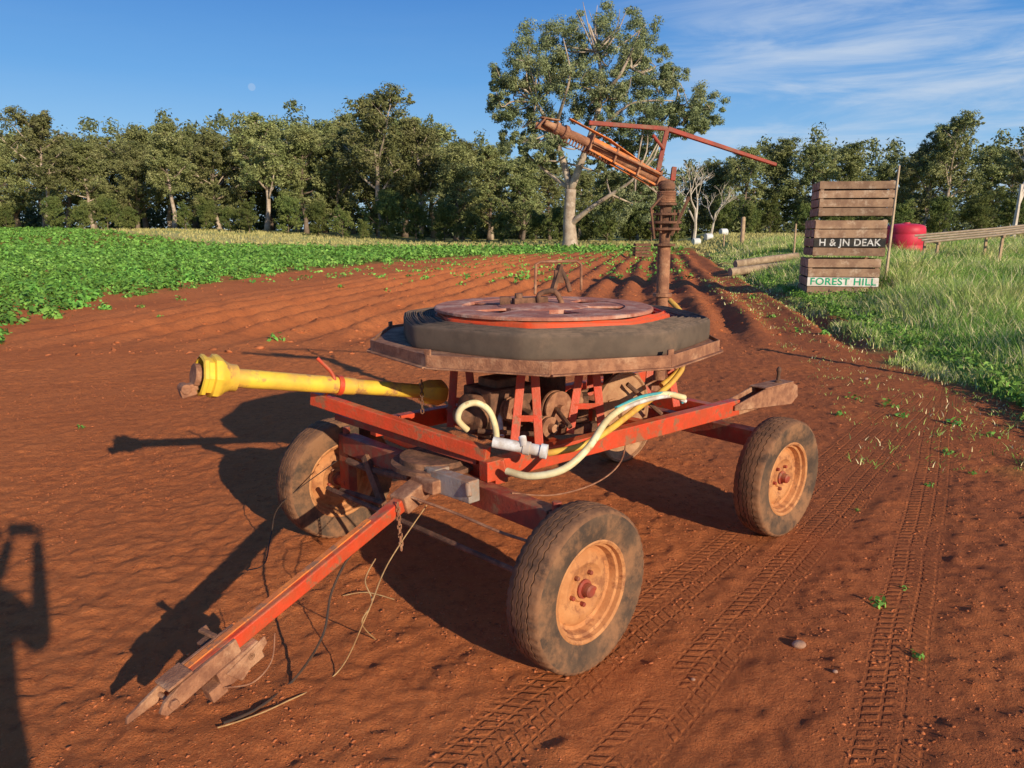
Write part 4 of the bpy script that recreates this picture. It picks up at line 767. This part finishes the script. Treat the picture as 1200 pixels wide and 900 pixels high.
for (px,py,d_,r_,ax2) in ((652,478,3.6,0.085,NR),(600,480,3.55,0.06,NR),(642,500,3.5,0.05,NR),(570,462,3.7,0.055,RR),(672,468,3.7,0.05,NR)):
    m=MB(); q=D(px,py,d_); m.lathe([(-0.02,r_*0.9),(-0.02,r_),(-0.008,r_),(-0.006,r_*0.85),(0.006,r_*0.85),(0.008,r_),(0.02,r_),(0.02,0.02),(0.05,0.02)],q,ax2,24)
    m.build('pulley','rust',gb,smooth=True)
m=MB()
for a,b2 in (((590,470,3.6),(660,500,3.55)),((640,470,3.8),(700,455,4.0)),((560,505,3.5),(650,510,3.5)),((575,495,3.8),(690,492,3.7)),((668,500,3.4),(640,465,3.7)),((735,450,3.9),(775,485,4.0)),((610,455,3.7),(625,505,3.6)),((655,450,3.8),(650,505,3.6)),((700,450,4.0),(712,500,3.9))): m.tube([D(*a),D(*b2)],0.012,8)
m.beam(D(655,460,3.75),D(660,505,3.6),0.05,0.02,up=(1,0,0)); m.box(D(675,475,3.85),(0.06,0,0),(0,0.05,0),(0,0,0.06)); m.beam(D(560,508,3.7),D(700,500,3.75),0.05,0.05); m.build('drive_linkage','dark_rust',gb,smooth=True)
def hose(pts,r,name,mt,par=cart,n=10): m=MB(); m.tube([D(*p) for p in pts],r,n,smooth=6); return m.build(name,mt,par,smooth=True)
hose([(642,531,3.22),(680,523,3.22),(712,505,3.3),(745,480,3.5),(780,455,3.8),(797,436,4.0),(800,428,4.1)],0.015,'yellow_hose','hose_yellow')
hose([(594,552,3.14),(622,558,3.08),(660,550,3.05),(690,524,3.1),(712,492,3.25),(738,474,3.45),(775,462,3.7),(802,466,3.8)],0.0155,'cream_hose','hose_cream')
hose([(716,486,3.3),(750,471,3.5),(785,464,3.75),(803,470,3.85)],0.011,'white_hose','hose_white')
hose([(722,478,3.35),(755,464,3.55),(790,461,3.8),(800,472,3.85)],0.008,'turquoise_hose','hose_turquoise')
hose([(548,504,3.45),(537,492,3.42),(541,478,3.4),(557,472,3.4),(572,480,3.42),(580,498,3.45),(582,516,3.4)],0.015,'cream_hose','hose_cream')
hose([(588,512,3.5),(586,486,3.55),(592,466,3.6),(606,452,3.65)],0.013,'white_hose','hose_white')
hose([(785,352,4.6),(800,370,4.5),(806,400,4.35),(797,432,4.2),(775,452,4.1)],0.017,'yellow_hose','hose_yellow')
m=MB(); g0=D(578,518,3.12); g1=D(638,529,3.08); m.tube([g0,g1],0.024,16); m.tube([g0.lerp(g1,0.6),g0.lerp(g1,0.72)],0.029,16); m.tube([g0.lerp(g1,0.93),g1+(g1-g0)*0.05],0.031,16); m.tube([D(612,512,3.1),D(614,524,3.08)],0.017,10); m.build('inlet_pipe','hose_white',cart,smooth=True)
hose([(600,578,3.05),(650,580,3.1),(700,565,3.3),(728,540,3.6),(735,505,3.9)],0.0035,'trip_wire','rust',n=6)
# riser + sprinkler gun
rb_=V((0.955,4.75,0)); m=MB(); m.tube([rb_+UZ*0.60,rb_+UZ*1.57],0.040,20); m.tube([rb_+UZ*0.66,rb_+UZ*0.66-RR*0.3],0.040,16); m.lathe([(1.24,0.06),(1.26,0.06)],rb_,n=20); m.build('riser_pipe','rust',cart,smooth=True)
m=MB(); m.lathe([(1.55,0.040),(1.555,0.068),(1.568,0.068),(1.57,0.034),(1.62,0.034),(1.645,0.038),(1.652,0.096),(1.666,0.096),(1.668,0.040),(1.69,0.040),(1.692,0.100),(1.706,0.100),(1.708,0.042),(1.74,0.042),(1.742,0.088),(1.756,0.088),(1.758,0.036),(1.80,0.036),(1.802,0.070),(1.816,0.070),(1.818,0.034),(1.88,0.034),(1.90,0.052),(1.93,0.052),(1.95,0.036)],rb_,n=24)
for k in range(6):
    an=k*1.047; m.tube([rb_+V((math.cos(an)*0.08,math.sin(an)*0.08,1.635)),rb_+V((math.cos(an)*0.08,math.sin(an)*0.08,1.775))],0.006,6)
m.beam(rb_+V((0.03,-0.06,1.62)),rb_+V((0.12,-0.1,1.85)),0.02,0.015); m.tube([rb_+V((-0.08,-0.08,1.60)),rb_+V((-0.11,-0.1,1.78)),rb_+V((-0.04,-0.1,1.86))],0.008,6); gun=m.build('swivel_head','dark_rust',cart,smooth=True)
sp_=[]
for i in range(141):
    t=i/140; a=t*2*math.pi*7; sp_.append(rb_+V((math.cos(a)*0.055,math.sin(a)*0.055,1.815+0.07*t)))
m=MB(); m.tube(sp_,0.005,5); m.build('swivel_spring','rust',gun,smooth=True)
gA=D(775,213,4.66); gB=D(690,168,4.45); gC=D(662,155,4.38); gD=D(636,146,4.32); gd=(gD-gA).normalized(); gs=gd.cross(UZ).normalized(); gu=gs.cross(gd)
m=MB(); m.tube([rb_+UZ*1.92,D(780,219,4.68),gA,gB,gC],[0.040,0.040,0.034,0.028,0.024],16,smooth=3); m.build('gun_barrel','rust',gun,smooth=True)
m=MB(); m.lathe([(0,0.028),(0.02,0.042),(0.04,0.042),(0.042,0.028),(0.07,0.026),(0.075,0.036),(0.095,0.036),(0.10,0.022),(0.17,0.015)],gC-gd*0.03,gd,16); m.beam(gC+gd*0.06+gu*0.045,gD+gd*0.03+gu*0.03,0.045,0.006); m.beam(gC+gs*0.035,gD+gd*0.03+gs*0.03-gu*0.01,0.005,0.035); m.beam(gD+gu*0.04,gD-gu*0.035+gd*0.03,0.04,0.01); m.build('nozzle','rust',gun,bevel=0.002)
hx=[]
for i in range(181):
    t=i/180; a=t*2*math.pi*15; c0_=gA.lerp(gC,0.55+0.43*t)-gu*0.036; hx.append(c0_+(gs*math.cos(a)+gu*math.sin(a))*0.018)
m=MB(); m.tube(hx,0.0035,5); m.build('return_spring','rust',gun,smooth=True)
q0=gA.lerp(gB,0.08); q1=gA.lerp(gB,1.0)
m=MB()
m.beam(q0+gs*0.042+gu*0.02,q1+gs*0.040+gu*0.02,0.006,0.030); m.beam(q0-gs*0.042+gu*0.02,q1-gs*0.040+gu*0.02,0.006,0.030); m.beam(q0-gu*0.042-gs*0.03,q1-gu*0.038-gs*0.03,0.013,0.013); m.beam(q0-gu*0.042+gs*0.032,q1-gu*0.038+gs*0.032,0.013,0.013)
m.beam(D(768,203,4.62),D(715,165,4.48),0.042,0.006); m.beam(D(716,165,4.48),D(667,139,4.38),0.042,0.006,w2=0.032); m.build('barrel_frame','orange_paint',gun,bevel=0.002)
m=MB()
for t in (0.08,0.36,0.68,1.0): q=gA.lerp(gB,t); m.box(q,gd*0.006,gs*0.050,gu*0.048)
m.tube([q0+gu*0.02-gs*0.06,q1-gs*0.06],0.007,8); m.build('clamp_plate','rust',gun,bevel=0.002)
m=MB(); m.beam(D(690,144,4.55),D(782,151,4.62),0.026,0.026); m.beam(D(782,151,4.62),D(909,193,4.85),0.030,0.028,w2=0.028,h2=0.02); m.beam(D(769,210,4.66),D(782,150,4.62),0.028,0.026,up=(0,1,0)); m.beam(D(788,212,4.7),D(790,196,4.7),0.03,0.03,up=(0,1,0)); m.tube([D(765,158,4.6),D(778,175,4.62)],0.011,8); m.build('swing_arm','maroon_paint',gun,bevel=0.003)
def rope(pts,r,name,mt,par=cart): m=MB(); m.tube(pts,r,6,smooth=8); return m.build(name,mt,par,smooth=True)
rope([D(485,590,3.2),D(420,640,3.0),D(390,690,2.85),D(378,745,2.75),G(345,800)+UZ*0.01,G(300,832)+UZ*0.01,G(262,848)+UZ*0.012],0.005,'pull_rope','black_rope')
rope([D(500,592,3.2),D(455,660,2.95),D(430,720,2.75),G(395,790)+UZ*0.008,G(330,830)+UZ*0.008,G(285,846)+UZ*0.008,G(255,855)+UZ*0.01],0.0025,'pull_rope','twine')
rope([D(395,540,3.75),D(330,590,3.85),D(318,625,3.9),D(310,660,3.6),G(290,670)+UZ*0.01],0.003,'pull_rope','black_rope')
rope([D(480,582,3.15),D(530,600,3.05),D(590,625,2.9),D(640,640,2.85)],0.006,'steering_cable','rust')
rope([D(440,655,2.95),D(428,680,2.85),D(436,705,2.8),D(424,730,2.75),G(440,752)+UZ*0.01],0.0025,'loose_twine','twine')
rope([G(402,700)+UZ*0.01,G(430,702)+UZ*0.03,G(462,706)+UZ*0.01],0.0025,'loose_twine','twine')
rope([D(322,742,2.6),D(318,775,2.55),D(296,800,2.5),D(262,806,2.5)],0.0025,'lock_wire','rust')
def chain(p0,n_,stepv,name,mt,par):
    m=MB()
    for k in range(n_):
        q=p0+stepv*k; a=UZ*0.014; b_2=(V((1,0.2,0)) if k%2 else V((0.2,1,0))).normalized()*0.007; m.tube([q+a,q+a*0.6+b_2,q-a*0.6+b_2,q-a,q-a*0.6-b_2,q+a*0.6-b_2,q+a],0.0028,6)
    m.build(name,mt,par,smooth=True)
chain(D(466,592,3.1),11,V((0.001,0,-0.019)),'safety_chain','rust',db)
chain(D(494,448,3.7),8,V((0,0,-0.021)),'hanging_chain','dark_rust',reel)
# ---------------------------------------------------------------- the photographer
pz=float(gbase(0,-0.42)); px0,py0=0.02,-0.44
person=thing('person',(px0,py0,pz),'person behind the viewpoint holding up a phone, throwing the shadow at left','person')
def ensure_skin(name,pts,edges,rad,m):
    me=bpy.data.meshes.new(name); me.from_pydata(pts,edges,[]); ob=bpy.data.objects.new(name,me); COL.objects.link(ob); ob.parent=person
    ob.modifiers.new('skin','SKIN')
    if not me.skin_vertices:
        bm=bmesh.new(); bm.from_mesh(me); bm.verts.layers.skin.verify(); bm.to_mesh(me); bm.free()
    for i,r in enumerate(rad): me.skin_vertices[0].data[i].radius=r if isinstance(r,tuple) else (r,r)
    me.skin_vertices[0].data[0].use_root=True
    s=ob.modifiers.new('sub','SUBSURF'); s.levels=2; s.render_levels=2; me.materials.append(MATS[m]); return ob
HX=-0.01
body=[(0,0,0.95),(0,0,1.12),(0,0,1.30),(0,0.01,1.44),(0,0.01,1.52),(0,0.02,1.62),(0,0.03,1.72),
 (-0.18,0,1.42),(-0.22,0.12,1.22),(HX-0.10,0.34,1.42),(0.18,0,1.42),(0.20,0.12,1.24),(HX+0.10,0.34,1.44),
 (-0.10,0,0.90),(-0.12,0.02,0.50),(-0.13,-0.02,0.09),(-0.15,0.14,0.03),(0.10,0,0.90),(0.12,0.02,0.50),(0.13,-0.02,0.09),(0.15,0.14,0.03),(HX-0.075,0.40,1.57),(HX+0.075,0.40,1.57)]
ed=[(0,1),(1,2),(2,3),(3,4),(4,5),(5,6),(3,7),(7,8),(8,9),(9,21),(3,10),(10,11),(11,12),(12,22),(0,13),(13,14),(14,15),(15,16),(0,17),(17,18),(18,19),(19,20)]
rd_=[(0.18,0.12),(0.17,0.11),(0.18,0.12),(0.12,0.09),0.055,(0.085,0.10),(0.075,0.09),0.065,0.045,0.034,0.065,0.045,0.034,0.10,0.065,0.05,0.04,0.10,0.065,0.05,0.04,0.028,0.028]
ensure_skin('body',body,ed,rd_,'jacket')
for sx_ in(-1,1):
    for k in range(4):
        zz=1.57+k*0.018; L_=0.055-0.006*abs(k-1.5)
        ensure_skin('finger',[(HX+sx_*0.080,0.405,zz),(HX+sx_*0.088,0.425,zz),(HX+sx_*0.080,0.437,zz),(HX+sx_*(0.08-L_*0.4),0.437,zz)],[(0,1),(1,2),(2,3)],[0.0095,0.009,0.0085,0.007],'skin')
    ensure_skin('thumb',[(HX+sx_*0.075,0.395,1.58),(HX+sx_*0.062,0.392,1.61),(HX+sx_*0.045,0.395,1.625)],[(0,1),(1,2)],[0.012,0.010,0.008],'skin')
hm=MB(); hm.lathe([(-0.02,0.105),(0.0,0.12),(0.012,0.12),(0.014,0.10),(0.07,0.095),(0.11,0.06),(0.12,0.0)],V((px0,py0+0.02,pz+1.72)),n=24); hm.build('hat','boot',person,smooth=True)
ph_=MB(); ph_.box(V((px0+HX,-0.045,1.628)),(0.08,0,0),(0,0.0045,0),(0,0,0.038)); tag(ph_.build('phone','phone_body',bevel=0.004),'dark phone held up sideways by the person behind the viewpoint','phone')
print('done')
